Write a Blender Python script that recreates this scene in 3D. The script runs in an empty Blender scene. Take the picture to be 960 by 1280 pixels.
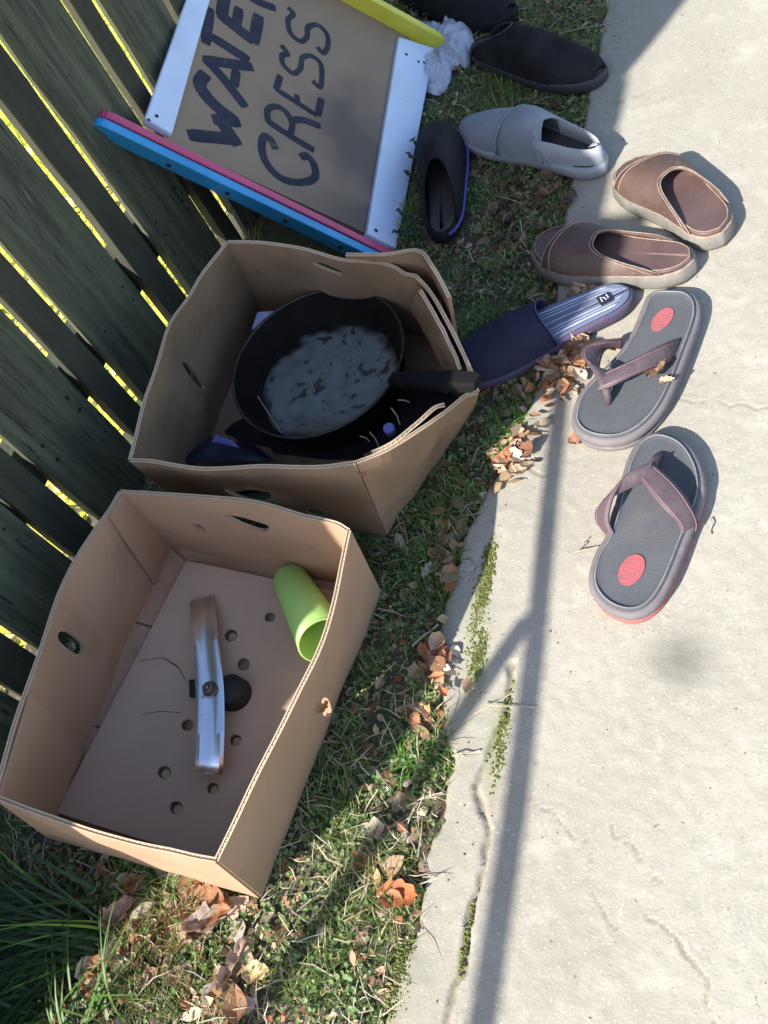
import bpy, bmesh, math, random
import numpy as np
from mathutils import Vector, Matrix, noise
from mathutils.geometry import delaunay_2d_cdt
random.seed(7); np.random.seed(7)
scn = bpy.context.scene
COL = scn.collection
V = Vector

# ---------------------------------------------------------------- camera
CAM_H, FOC = 1.15, 1170.0
AX = np.array([[0.9020, 0.0190, -0.4314], [0.2430, -0.8480, 0.4707], [-0.3572, -0.5296, -0.7697]])
_y = AX[1] / np.linalg.norm(AX[1]); _z = AX[2] - AX[2].dot(_y) * _y; _z /= np.linalg.norm(_z)
AX = np.array([np.cross(_y, _z), _y, _z])
CP = np.array([0, 0, CAM_H])
cam = bpy.data.objects.new("camera", bpy.data.cameras.new("camera")); COL.objects.link(cam)
cam.data.sensor_fit = 'VERTICAL'; cam.data.sensor_height = 24.0; cam.data.lens = 24.0 * FOC / 1280
cam.data.clip_start = 0.02; cam.data.clip_end = 500
_r, _u, _b = V(AX[:, 0]), V(-AX[:, 1]), V(-AX[:, 2])
cam.matrix_world = Matrix(((_r.x, _u.x, _b.x, 0), (_r.y, _u.y, _b.y, 0), (_r.z, _u.z, _b.z, CAM_H), (0, 0, 0, 1)))
scn.camera = cam

# ---------------------------------------------------------------- light
SUN_AZ, SUN_EL = math.radians(66.0), math.radians(38.5)      # heading the light travels to, from +X
scn.world = bpy.data.worlds.new("World"); scn.world.use_nodes = True
wt = scn.world.node_tree
sky = wt.nodes.new("ShaderNodeTexSky"); sky.sky_type = 'NISHITA'; sky.sun_disc = False
sky.sun_elevation = SUN_EL; sky.sun_rotation = math.radians(270 - 66 - 180 + 180)
sky.sun_rotation = math.atan2(-math.cos(SUN_AZ), -math.sin(SUN_AZ))
wt.links.new(sky.outputs[0], wt.nodes["Background"].inputs[0]); wt.nodes["Background"].inputs[1].default_value = 0.15
sd = bpy.data.lights.new("sun", 'SUN'); sd.energy = 5.0; sd.angle = math.radians(0.55); sd.color = (1.0, 0.95, 0.86)
sun = bpy.data.objects.new("sun", sd); COL.objects.link(sun)
LD = V((math.cos(SUN_AZ) * math.cos(SUN_EL), math.sin(SUN_AZ) * math.cos(SUN_EL), -math.sin(SUN_EL)))
sun.rotation_euler = LD.to_track_quat('-Z', 'Y').to_euler(); sun.location = (-3, -6, 6)
scn.view_settings.view_transform = 'Standard'; scn.view_settings.look = 'None'
scn.view_settings.exposure = 1.05; scn.view_settings.gamma = 1.0

# ---------------------------------------------------------------- survey helpers (photo point -> world point)
def G(px, py, z=0.0):
    d = AX @ np.array([px - 480, py - 640, FOC]); t = (z - CAM_H) / d[2]
    p = CP + d * t; return V(p)
def onplane(px, py, P0, N):
    d = AX @ np.array([px - 480, py - 640, FOC]); N = np.array(N); t = N.dot(np.array(P0) - CP) / N.dot(d)
    return V(CP + d * t)
def proj(P):
    c = AX.T @ (np.array(P) - CP); return 480 + FOC * c[0] / c[2], 640 + FOC * c[1] / c[2]
def crop(pts, x0, y0, s): return [(x0 + a / s, y0 + b / s) for a, b in pts]

# ---------------------------------------------------------------- materials
MATS = {}
def mat(name, col, rough=0.7, metal=0.0, col2=None, scale=8.0, bump=0.0, bscale=40.0, spec=0.5, attr=False,
        sss=None, trans=0.0, stretch=(1, 1, 1), spots=None, detail=6.0, mix=(0.35, 0.65), coat=0.0):
    m = bpy.data.materials.new(name); m.use_nodes = True; nt = m.node_tree; N = nt.nodes; L = nt.links
    b = N["Principled BSDF"]; b.inputs["Roughness"].default_value = rough; b.inputs["Metallic"].default_value = metal
    b.inputs["Specular IOR Level"].default_value = spec; b.inputs["Coat Weight"].default_value = coat
    tc = N.new("ShaderNodeTexCoord"); mp = N.new("ShaderNodeMapping"); mp.inputs["Scale"].default_value = stretch
    L.new(tc.outputs["Object"], mp.inputs[0])
    if attr:
        a = N.new("ShaderNodeAttribute"); a.attribute_name = "col"; last = a.outputs["Color"]
    else:
        rgb = N.new("ShaderNodeRGB"); rgb.outputs[0].default_value = (*col, 1); last = rgb.outputs[0]
    def noisef(sc, lo, hi, det=detail):
        n = N.new("ShaderNodeTexNoise"); n.inputs["Scale"].default_value = sc; n.inputs["Detail"].default_value = det
        n.inputs["Roughness"].default_value = 0.62
        L.new(mp.outputs[0], n.inputs["Vector"])
        r = N.new("ShaderNodeMapRange"); r.inputs[1].default_value = lo; r.inputs[2].default_value = hi
        L.new(n.outputs[0], r.inputs[0]); return n, r
    def mixin(fac, c, blend='MIX'):
        nonlocal last
        x = N.new("ShaderNodeMix"); x.data_type = 'RGBA'; x.blend_type = blend
        L.new(fac, x.inputs["Factor"]); L.new(last, x.inputs["A"]); x.inputs["B"].default_value = (*c, 1)
        last = x.outputs["Result"]
    if col2:
        _, r = noisef(scale, *mix); mixin(r.outputs[0], col2)
    if spots:
        for (c, sc, lo, hi) in spots:
            _, r = noisef(sc, lo, hi, 3.0); mixin(r.outputs[0], c)
    L.new(last, b.inputs["Base Color"])
    if bump:
        n, _ = noisef(bscale, 0, 1)
        bp = N.new("ShaderNodeBump"); bp.inputs["Strength"].default_value = min(1, bump); bp.inputs["Distance"].default_value = 0.002 * max(1, bump)
        L.new(n.outputs[0], bp.inputs["Height"]); L.new(bp.outputs[0], b.inputs["Normal"])
    if trans:
        tr = N.new("ShaderNodeBsdfTranslucent"); L.new(last, tr.inputs[0]); mx = N.new("ShaderNodeMixShader")
        mx.inputs[0].default_value = trans; L.new(b.outputs[0], mx.inputs[1]); L.new(tr.outputs[0], mx.inputs[2])
        L.new(mx.outputs[0], N["Material Output"].inputs[0])
    MATS[name] = m; return m

M_board = mat('weathered_board', (0.050, 0.054, 0.032), 0.85, col2=(0.120, 0.128, 0.078), scale=5, stretch=(8, 8, 0.6), bump=2.2, bscale=34,
              spots=[((0.03, 0.034, 0.026), 3.0, 0.55, 0.72), ((0.10, 0.13, 0.06), 14.0, 0.58, 0.72), ((0.022, 0.022, 0.018), 22.0, 0.60, 0.66), ((0.15, 0.16, 0.13), 9.0, 0.66, 0.74)])
M_boardb = mat('dark_board', (0.030, 0.031, 0.020), 0.9, col2=(0.052, 0.053, 0.034), scale=6, stretch=(6, 6, 0.8), bump=0.8)
M_kraft = mat('kraft_cardboard', (0.425, 0.272, 0.178), 0.82, col2=(0.36, 0.226, 0.146), scale=5, bump=0.25, bscale=160, spec=0.25,
              spots=[((0.30, 0.19, 0.115), 9.0, 0.62, 0.8), ((0.25, 0.155, 0.095), 55.0, 0.70, 0.80)])
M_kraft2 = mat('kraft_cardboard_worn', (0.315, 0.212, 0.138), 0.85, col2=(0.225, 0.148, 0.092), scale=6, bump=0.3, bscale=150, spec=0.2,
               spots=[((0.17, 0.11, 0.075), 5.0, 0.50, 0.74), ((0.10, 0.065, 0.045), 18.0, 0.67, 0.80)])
M_kraftf = mat('kraft_floor_panel', (0.47, 0.34, 0.255), 0.8, col2=(0.41, 0.29, 0.22), scale=4, bump=0.3, bscale=60, spec=0.25, spots=[((0.30, 0.21, 0.15), 7.0, 0.60, 0.75)])
M_kraftin = mat('kraft_flute', (0.55, 0.42, 0.29), 0.9)
M_white = mat('white_paint', (0.60, 0.70, 0.88), 0.45, col2=(0.55, 0.65, 0.84), scale=4, bump=0.15,
              spots=[((0.40, 0.38, 0.34), 26.0, 0.66, 0.72), ((0.48, 0.54, 0.64), 6.0, 0.55, 0.8)])
M_pink = mat('pink_paint', (0.52, 0.06, 0.16), 0.45, col2=(0.42, 0.05, 0.14), scale=12, bump=0.15)
M_blue = mat('blue_paint', (0.03, 0.30, 0.62), 0.42, col2=(0.02, 0.24, 0.52), scale=10, bump=0.15)
M_yellow = mat('yellow_paint', (0.66, 0.60, 0.06), 0.45, col2=(0.55, 0.50, 0.05), scale=14, bump=0.15)
M_panel = mat('brown_hardboard', (0.205, 0.160, 0.120), 0.7, col2=(0.165, 0.125, 0.095), scale=4, bump=0.3, bscale=200,
              spots=[((0.095, 0.072, 0.062), 3.2, 0.56, 0.70), ((0.10, 0.08, 0.06), 45, 0.70, 0.74)])
M_panelv = mat('stained_hardboard', (1, 1, 1), 0.7, attr=True, bump=0.3, bscale=200)
M_ink = mat('painted_letter_navy', (0.012, 0.015, 0.036), 0.7, col2=(0.030, 0.033, 0.055), scale=22, spec=0.25, spots=[((0.075, 0.068, 0.070), 42.0, 0.61, 0.72)])
M_screw = mat('screw_dark', (0.02, 0.02, 0.025), 0.5, 0.5)
M_pan = mat('blackened_pan', (0.006, 0.005, 0.005), 0.75, 0.0, spec=0.15, col2=(0.013, 0.010, 0.008), scale=12, bump=0.7, bscale=60)
M_panrim = mat('pan_rim_metal', (0.07, 0.06, 0.055), 0.45, 0.5, col2=(0.03, 0.026, 0.024), scale=25, bump=0.2)
M_pangrey = mat('pan_residue_grey', (0.175, 0.205, 0.225), 0.35, col2=(0.115, 0.138, 0.155), scale=13, bump=0.6, bscale=60,
                spots=[((0.022, 0.024, 0.026), 34.0, 0.60, 0.66), ((0.055, 0.055, 0.05), 12.0, 0.56, 0.80), ((0.09, 0.06, 0.035), 6.0, 0.62, 0.78), ((0.21, 0.235, 0.25), 60.0, 0.66, 0.72)])
M_residue = mat('caked_residue', (1, 1, 1), 0.28, attr=True, bump=0.5, bscale=120)
M_handle = mat('black_plastic', (0.009, 0.009, 0.009), 0.8, bump=0.1, spec=0.12)
M_green = mat('lime_plastic', (0.44, 0.72, 0.22), 0.42, col2=(0.40, 0.68, 0.20), scale=3, trans=0.25)
M_chrome = mat('chrome', (0.78, 0.80, 0.86), 0.24, 1.0, col2=(0.70, 0.71, 0.77), scale=14, bump=0.05, bscale=30, spots=[((0.30, 0.27, 0.25), 60.0, 0.66, 0.72)])
M_chrome2 = mat('dull_steel', (0.42, 0.40, 0.38), 0.35, 1.0, col2=(0.25, 0.22, 0.2), scale=30)
M_rubber = mat('black_rubber', (0.012, 0.012, 0.014), 0.7, bump=0.3)
M_foot = mat('footbed_charcoal', (0.076, 0.081, 0.092), 0.85, col2=(0.096, 0.100, 0.110), scale=10, bump=0.5, bscale=420, spec=0.25,
             spots=[((0.20, 0.19, 0.175), 60.0, 0.68, 0.78), ((0.13, 0.128, 0.122), 9.0, 0.54, 0.85)])
M_sole = mat('sole_grey_foam', (0.135, 0.120, 0.130), 0.75, col2=(0.175, 0.155, 0.160), scale=18, bump=0.5, bscale=90, spots=[((0.26, 0.23, 0.22), 40.0, 0.66, 0.76)])
M_pipe = mat('footbed_edge_line', (0.24, 0.24, 0.25), 0.8, col2=(0.13, 0.13, 0.14), scale=30)
M_red = mat('red_print', (0.38, 0.095, 0.105), 0.75, col2=(0.33, 0.09, 0.10), scale=40, bump=.6, bscale=300, spots=[((0.16, 0.11, 0.115), 75.0, 0.60, 0.70)])
M_redrub = mat('red_outsole', (0.45, 0.10, 0.09), 0.7, col2=(0.30, 0.09, 0.09), scale=30)
M_strap = mat('plum_strap', (0.070, 0.046, 0.056), 0.62, col2=(0.105, 0.074, 0.086), scale=26, bump=0.8, bscale=80, spots=[((0.24, 0.2, 0.2), 60.0, 0.68, 0.78)])
M_stitch = mat('pink_stitch', (0.24, 0.13, 0.15), 0.7)
M_brown = mat('brown_leather', (0.070, 0.040, 0.031), 0.6, col2=(0.112, 0.070, 0.055), scale=14, bump=0.8, bscale=70, spots=[((0.19, 0.14, 0.115), 30.0, 0.64, 0.78)])
M_brownfoot = mat('brown_footbed', (0.085, 0.050, 0.046), 0.5, col2=(0.115, 0.072, 0.066), scale=16, bump=0.5, bscale=120, spots=[((0.22, 0.19, 0.18), 7.0, 0.60, 0.75)])
M_brownstitch = mat('tan_stitch', (0.34, 0.25, 0.20), 0.7, col2=(0.20, 0.14, 0.11), scale=80)
M_brownsole = mat('taupe_outsole', (0.20, 0.19, 0.17), 0.8, col2=(0.12, 0.11, 0.10), scale=22, bump=0.5, bscale=90)
M_navy = mat('navy_strap', (0.016, 0.017, 0.040), 0.7, spec=0.2, col2=(0.024, 0.025, 0.052), scale=30, bump=0.5, bscale=200)
M_navyfoot = mat('navy_footbed', (0.105, 0.125, 0.205), 0.55, col2=(0.145, 0.165, 0.245), scale=14, bump=0.4, bscale=100)
M_ridge = mat('pale_blue_ridge', (0.42, 0.46, 0.58), 0.55, col2=(0.30, 0.34, 0.46), scale=40)
M_purple = mat('purple_sole', (0.065, 0.052, 0.10), 0.6, col2=(0.085, 0.068, 0.12), scale=20)
M_purplesh = mat('violet_sole_edge', (0.07, 0.06, 0.26), 0.5)
M_greycanvas = mat('grey_canvas', (0.225, 0.250, 0.290), 0.8, col2=(0.275, 0.300, 0.340), scale=12, bump=1.0, bscale=260, spots=[((0.15, 0.15, 0.15), 10.0, 0.58, 0.78), ((0.33, 0.34, 0.36), 40, 0.64, 0.75)])
M_greysole = mat('pale_grey_sole', (0.36, 0.38, 0.41), 0.7, col2=(0.29, 0.31, 0.34), scale=22, bump=0.3)
M_lining = mat('dark_lining', (0.05, 0.045, 0.045), 0.9)
M_dark = mat('black_shoe_leather', (0.008, 0.008, 0.010), 0.75, spec=0.2, col2=(0.016, 0.015, 0.018), scale=16, bump=0.6, bscale=90)
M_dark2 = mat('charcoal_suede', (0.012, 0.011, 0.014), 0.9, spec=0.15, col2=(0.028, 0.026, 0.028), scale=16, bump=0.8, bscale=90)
M_darksole = mat('dark_grey_sole', (0.04, 0.04, 0.05), 0.7)
M_bag = mat('white_plastic_film', (0.60, 0.64, 0.74), 0.35, col2=(0.50, 0.54, 0.64), scale=12, trans=0.25)
M_pack = mat('blue_packet', (0.008, 0.011, 0.028), 0.5, col2=(0.012, 0.018, 0.05), scale=22)
M_packp = mat('violet_print', (0.13, 0.14, 0.42), 0.4)
M_packw = mat('pale_packet', (0.40, 0.46, 0.62), 0.4, col2=(0.15, 0.24, 0.50), scale=30)
M_straw = mat('dry_straw', (0.42, 0.36, 0.26), 0.8, col2=(0.30, 0.25, 0.17), scale=30)
M_leafcol = mat('dead_leaf', (1, 1, 1), 0.7, attr=True, bump=0.5, bscale=120, trans=0.25)
M_grass = mat('green_blade', (1, 1, 1), 0.5, attr=True, trans=0.35)
M_moss = mat('moss', (1, 1, 1), 0.95, attr=True)
M_steel = mat('painted_steel_pipe', (0.10, 0.10, 0.10), 0.5, 0.3, bump=0.2)
M_soil = mat('soil', (0.072, 0.056, 0.040), 0.95, col2=(0.115, 0.092, 0.066), scale=14, bump=2.5, bscale=60,
             spots=[((0.20, 0.17, 0.12), 50.0, 0.60, 0.70), ((0.05, 0.075, 0.025), 5.0, 0.50, 0.66)])
M_far = mat('sunny_lawn', (0.42, 0.42, 0.05), 0.9, col2=(0.60, 0.57, 0.11), scale=3, bump=2, bscale=40)
M_plant = mat('dark_green_leaf', (0.022, 0.048, 0.026), 0.5, col2=(0.045, 0.075, 0.045), scale=40, trans=0.15)
M_pebble = mat('pebble', (0.50, 0.49, 0.46), 0.8, col2=(0.35, 0.34, 0.32), scale=30)

def concrete_mat():
    m = bpy.data.materials.new('old_concrete'); m.use_nodes = True; nt = m.node_tree; N = nt.nodes; L = nt.links
    b = N["Principled BSDF"]; b.inputs["Roughness"].default_value = 0.9; b.inputs["Specular IOR Level"].default_value = 0.25
    tc = N.new("ShaderNodeTexCoord")
    def nz(s, d=8, r=0.65):
        n = N.new("ShaderNodeTexNoise"); n.inputs["Scale"].default_value = s; n.inputs["Detail"].default_value = d
        n.inputs["Roughness"].default_value = r; L.new(tc.outputs["Object"], n.inputs["Vector"]); return n.outputs[0]
    def rng(o, a, c):
        r = N.new("ShaderNodeMapRange"); r.inputs[1].default_value = a; r.inputs[2].default_value = c; L.new(o, r.inputs[0]); return r.outputs[0]
    last = None
    rgb = N.new("ShaderNodeRGB"); rgb.outputs[0].default_value = (0.375, 0.350, 0.298, 1); last = rgb.outputs[0]
    def mx(f, c):
        nonlocal last
        x = N.new("ShaderNodeMix"); x.data_type = 'RGBA'; L.new(f, x.inputs["Factor"]); L.new(last, x.inputs["A"])
        x.inputs["B"].default_value = (*c, 1); last = x.outputs["Result"]
    mx(rng(nz(1.6, 10, .72), 0.50, 0.62), (0.335, 0.315, 0.262))
    mx(rng(nz(3.0), 0.35, 0.7), (0.315, 0.288, 0.236))
    mx(rng(nz(14.0), 0.52, 0.72), (0.42, 0.392, 0.335))
    mx(rng(nz(150.0, 4, 0.7), 0.56, 0.68), (0.29, 0.268, 0.225))
    mx(rng(nz(220.0, 4, 0.7), 0.60, 0.68), (0.55, 0.53, 0.48))
    mx(rng(nz(70.0, 3, 0.7), 0.66, 0.72), (0.20, 0.18, 0.15))
    for an, c in (("crack", (0.20, 0.175, 0.13)), ("algae", (0.24, 0.25, 0.11)), ("soft_shadow", (0.165, 0.152, 0.135)), ("damp", (0.27, 0.255, 0.20))):
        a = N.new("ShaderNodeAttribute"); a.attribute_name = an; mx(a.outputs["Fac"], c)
    L.new(last, b.inputs["Base Color"])
    ad = N.new("ShaderNodeMath"); ad.operation = 'MULTIPLY_ADD'; ad.inputs[1].default_value = 0.6
    L.new(nz(60, 8, .75), ad.inputs[0]); L.new(nz(260, 4, .8), ad.inputs[2])
    bp = N.new("ShaderNodeBump"); bp.inputs["Strength"].default_value = 0.5; bp.inputs["Distance"].default_value = 0.0022
    L.new(ad.outputs[0], bp.inputs["Height"]); L.new(bp.outputs[0], b.inputs["Normal"])
    return m
M_conc = concrete_mat()

# ---------------------------------------------------------------- object helpers
def mesh_obj(name, verts, faces, m, parent=None, smooth=False, cols=None):
    me = bpy.data.meshes.new(name); me.from_pydata([tuple(v) for v in verts], [], faces); me.validate(); me.update()
    if isinstance(m, (list, tuple)):
        for k in m: me.materials.append(k)
    else: me.materials.append(m)
    if smooth: me.shade_smooth()
    if cols is not None:
        a = me.color_attributes.new("col", 'FLOAT_COLOR', 'POINT')
        arr = np.ones((len(verts), 4), dtype=np.float32); arr[:, :3] = cols; a.data.foreach_set("color", arr.ravel())
    o = bpy.data.objects.new(name, me); COL.objects.link(o)
    if parent is not None:
        o.parent = parent; o.matrix_parent_inverse = Matrix.Translation(parent.location).inverted()
    return o
def tag(o, label=None, cat=None, group=None, kind=None):
    for k, v in (("label", label), ("category", cat), ("group", group), ("kind", kind)):
        if v: o[k] = v
    return o
def thing(name, label, cat, loc=(0, 0, 0), group=None):
    o = bpy.data.objects.new(name, None); o.empty_display_size = 0.05; COL.objects.link(o); o.location = loc
    return tag(o, label, cat, group)
def bevel(o, w=0.002, seg=2, ang=35):
    md = o.modifiers.new("bevel", 'BEVEL'); md.width = w; md.segments = seg; md.limit_method = 'ANGLE'; md.angle_limit = math.radians(ang)
    return o
def tube(path, rad, n=10, closed=False, cap=True):
    """rings round a path -> verts, faces. rad: float or list"""
    path = [V(p) for p in path]; k = len(path); vs = []; fs = []; up = None
    for i, p in enumerate(path):
        a = path[(i - 1) % k] if (closed or i) else p; b = path[(i + 1) % k] if (closed or i < k - 1) else p
        t = (b - a).normalized()
        if up is None:
            up = t.cross(V((0, 0, 1)) if abs(t.z) < .9 else V((1, 0, 0))).normalized()
        up = (up - t * up.dot(t)).normalized(); w = t.cross(up)
        r = rad[i] if isinstance(rad, (list, tuple)) else rad
        for j in range(n):
            an = 2 * math.pi * j / n; vs.append(p + up * math.cos(an) * r + w * math.sin(an) * r)
    for i in range(k if closed else k - 1):
        for j in range(n):
            a = i * n + j; b = i * n + (j + 1) % n; c = ((i + 1) % k) * n + (j + 1) % n; d = ((i + 1) % k) * n + j
            fs.append((a, b, c, d))
    if cap and not closed:
        fs.append(tuple(range(n))[::-1]); fs.append(tuple((k - 1) * n + j for j in range(n)))
    return vs, fs
def merge(lst):
    vs = []; fs = []
    for v, f in lst:
        o = len(vs); vs += list(v); fs += [tuple(i + o for i in q) for q in f]
    return vs, fs
def hexa(c):  # 8 corners: 0-3 one face (loop), 4-7 opposite
    return list(c), [(3, 2, 1, 0), (4, 5, 6, 7), (0, 1, 5, 4), (1, 2, 6, 5), (2, 3, 7, 6), (3, 0, 4, 7)]
def box(x0, x1, y0, y1, z0, z1):
    return hexa([V((x0, y0, z0)), V((x1, y0, z0)), V((x1, y1, z0)), V((x0, y1, z0)), V((x0, y0, z1)), V((x1, y0, z1)), V((x1, y1, z1)), V((x0, y1, z1))])
def lathe(prof, n=40, M=Matrix.Identity(4)):
    vs = [M @ V((r * math.cos(2 * math.pi * j / n), r * math.sin(2 * math.pi * j / n), z)) for r, z in prof for j in range(n)]
    fs = [(i * n + j, i * n + (j + 1) % n, (i + 1) * n + (j + 1) % n, (i + 1) * n + j) for i in range(len(prof) - 1) for j in range(n)]
    return vs, fs
def frame(P, zdir, xdir=V((1, 0, 0))):
    z = V(zdir).normalized(); x = (V(xdir) - z * V(xdir).dot(z)).normalized(); y = z.cross(x)
    return Matrix(((x.x, y.x, z.x, P[0]), (x.y, y.y, z.y, P[1]), (x.z, y.z, z.z, P[2]), (0, 0, 0, 1)))
def smooth_loop(pts, n):
    k = len(pts); out = []
    for i in range(n):
        t = i * k / n; a = int(t); f = t - a
        p0, p1, p2, p3 = (pts[(a + j - 1) % k] for j in range(4))
        out.append(p0 * (-.5 * f + f * f - .5 * f ** 3) + p1 * (1 - 2.5 * f * f + 1.5 * f ** 3) + p2 * (.5 * f + 2 * f * f - 1.5 * f ** 3) + p3 * (-.5 * f * f + .5 * f ** 3))
    return out
def spline(pts, n):
    pts = [V(p) for p in pts]; k = len(pts) - 1; out = []
    for i in range(n):
        t = i * k / (n - 1); a = min(int(t), k - 1); f = t - a
        p0, p1, p2, p3 = pts[max(a - 1, 0)], pts[a], pts[a + 1], pts[min(a + 2, k)]
        out.append(p0 * (-.5 * f + f * f - .5 * f ** 3) + p1 * (1 - 2.5 * f * f + 1.5 * f ** 3) + p2 * (.5 * f + 2 * f * f - 1.5 * f ** 3) + p3 * (-.5 * f * f + .5 * f ** 3))
    return out
def inpoly(x, y, poly):
    c = False; n = len(poly); j = n - 1
    for i in range(n):
        xi, yi = poly[i][0], poly[i][1]; xj, yj = poly[j][0], poly[j][1]
        if (yi > y) != (yj > y) and x < (xj - xi) * (y - yi) / (yj - yi) + xi: c = not c
        j = i
    return c

# ================================================================= THE GROUND
def ground_z(x, y):
    z = -0.014 + 0.05 * max(0, min(1, (-0.66 - x) / 0.38)) ** 1.2
    z += 0.010 * noise.noise(V((x * 6, y * 6, 0))) + 0.005 * noise.noise(V((x * 25, y * 25, 3)))
    if x > -0.44: z -= 0.06 * min(1, (x + 0.44) / 0.06)
    return z
def axis(far0, a, b, far1, step, n=14):
    lo = [a - (a - far0) * (k / n) ** 3 for k in range(n, 0, -1)]; hi = [b + (far1 - b) * (k / n) ** 3 for k in range(1, n + 1)]
    return lo + list(np.arange(a, b + step / 2, step)) + hi
xs = axis(-80, -1.3, -0.3, 80, 0.014); ys = axis(-80, -0.3, 3.0, 80, 0.016)
vs = [V((x, y, ground_z(x, y) if (-3 < x < 1 and -3 < y < 6) else (-0.074 if x > -.3 else 0.03))) for y in ys for x in xs]
nx = len(xs)
fs = [(j * nx + i, j * nx + i + 1, (j + 1) * nx + i + 1, (j + 1) * nx + i) for j in range(len(ys) - 1) for i in range(nx - 1)]
g = mesh_obj('ground', vs, fs, [M_soil, M_far], smooth=True); tag(g, kind='structure')
for p in g.data.polygons:
    if p.center.x < -1.22: p.material_index = 1

# ---- concrete path, irregular edge, recessed cracks
EDGE = [G(px, py) for px, py in ((470, 1300), (500, 1200), (514, 1172), (524, 1125), (529, 1078), (547, 1027), (557, 980), (566, 955), (552, 925), (549, 880),
                                 (548, 850), (545, 800), (556, 740), (572, 690), (590, 640), (638, 560), (650, 535), (668, 480), (688, 400), (697, 330), (706, 250), (722, 180), (736, 110), (748, 50), (756, 0))]
ey = np.array([-3.0] + [p.y for p in EDGE] + [2.8, 8.0]); ex = np.array([-0.47] + [p.x for p in EDGE] + [-0.46, -0.46])
o_ = np.argsort(ey); ey = ey[o_]; ex = ex[o_]
def edge_x(y): return float(np.interp(y, ey, ex)) + 0.006 * noise.noise(V((0, y * 22, 5))) + 0.004 * noise.noise(V((0, y * 70, 9)))
def gl(pts): return np.array([[G(a, b).x, G(a, b).y] for a, b in pts])
C8 = lambda pts: crop(pts, 560, 760, 2.4)
cracks = [(gl([(640, 828), (637, 850), (632, 891), (612, 940), (594, 980), (608, 1036), (604, 1092), (585, 1149), (580, 1205), (557, 1275), (545, 1330)]), .0036, .85),
          (gl(C8([(245, 575), (330, 620), (345, 655), (380, 690), (430, 690)])), .0008, .55),
          (gl(C8([(480, 640), (515, 690), (560, 720), (600, 780), (632, 830)])), .0009, .6),
          (gl(C8([(430, 735), (428, 830), (450, 890), (480, 930), (510, 965)])), .0008, .55),
          (gl(C8([(595, 930), (640, 955), (690, 1000), (730, 1050), (780, 1110), (770, 1180), (800, 1240), (830, 1300)])), .0011, .65),
          (gl([(740, 492), (800, 498), (880, 500), (960, 510), (1100, 520)]), .0014, .5),
          (gl([(764, 130), (800, 118), (830, 122)]), .0015, .5),
          (gl([(641, 572), (655, 575), (675, 574)]), .0022, .9), (gl([(663, 588), (672, 592), (680, 594)]), .002, .8)]
us = list(np.arange(0, 0.60, 0.0031)) + [0.66, 0.72, 0.8, 1.0, 1.4, 2.0, 3.0, 6.0, 20.0, 60.0]
ysc = list(-3 + 2.9 * np.linspace(0, 1, 12)) + list(np.concatenate([np.arange(-0.06, 1.2, 0.0033), np.arange(1.2, 2.6, 0.008)])) + [2.8, 3.4, 4.5, 7, 12, 25, 70]
P = np.array([[edge_x(y) + u, y] for y in ysc for u in us]); nU = len(us); U = np.tile(np.array(us), len(ysc))
def seg_dist(P, line):
    d = np.full(len(P), 9.0)
    for a, b in zip(line[:-1], line[1:]):
        ab = b - a; t = np.clip(((P - a) @ ab) / (ab @ ab), 0, 1); q = a + t[:, None] * ab
        d = np.minimum(d, np.hypot(*(P - q).T))
    return d
wob = np.array([[noise.noise(V((x * 40, y * 40, 1))), noise.noise(V((x * 40, y * 40, 8)))] for x, y in P])
n1 = np.array([noise.noise(V((x * 9, y * 9, 2))) for x, y in P]); n2 = np.array([noise.noise(V((x * 60, y * 60, 2))) for x, y in P])
z = 0.0016 * n1 + 0.0008 * n2; crk = np.zeros(len(P))
for line, w, dep in cracks:
    d = seg_dist(P + wob * 0.008, line); ww = w * (1 + 0.8 * n2)
    k = np.clip(1.5 - d / np.maximum(ww, 1e-4), 0, 1); z -= k * (0.006 if dep > .8 else 0.0035) * dep; crk = np.maximum(crk, k * dep)
    z += np.exp(-((d - 2.4 * w) / (1.6 * w)) ** 2) * 0.0007 * dep
z -= np.clip(1 - U / 0.012, 0, 1) ** 2 * 0.010; z[U == 0] = -0.07
alg = np.zeros(len(P))
def blob(cx, cy, rx, ry, amp=1.0):
    c = G(cx, cy); d = np.hypot((P[:, 0] - c.x) / rx, (P[:, 1] - c.y) / ry); return amp * np.clip(1.25 - d + 0.7 * n1 + .45 * n2, 0, 1)
for a in ((602, 745, .014, .10), (598, 830, .014, .06), (622, 925, .012, .07), (500, 1220, .014, .06), (575, 1200, .006, .05), (612, 690, .01, .04, .8), (620, 985, .006, .05, .7)):
    alg = np.maximum(alg, blob(*a))
c = G(851, 826); st = np.exp(-((P[:, 0] - c.x) ** 2 + (P[:, 1] - c.y) ** 2) / (2 * 0.028 ** 2)) * 0.85  # soft round shadow of something overhead, painted into the concrete colour
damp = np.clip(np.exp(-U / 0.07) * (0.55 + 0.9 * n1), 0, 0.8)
vs = [V((x, y, zz)) for (x, y), zz in zip(P, z)]
fs = [(j * nU + i, j * nU + i + 1, (j + 1) * nU + i + 1, (j + 1) * nU + i) for j in range(len(ysc) - 1) for i in range(nU - 1)]
cp = mesh_obj('concrete_path', vs, fs, M_conc, smooth=True); tag(cp, kind='structure')
for nm, arr in (("crack", crk), ("algae", alg * .8), ("soft_shadow", st), ("damp", damp)):
    a = cp.data.attributes.new(nm, 'FLOAT', 'POINT'); a.data.foreach_set("value", arr.astype(np.float32))

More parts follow.
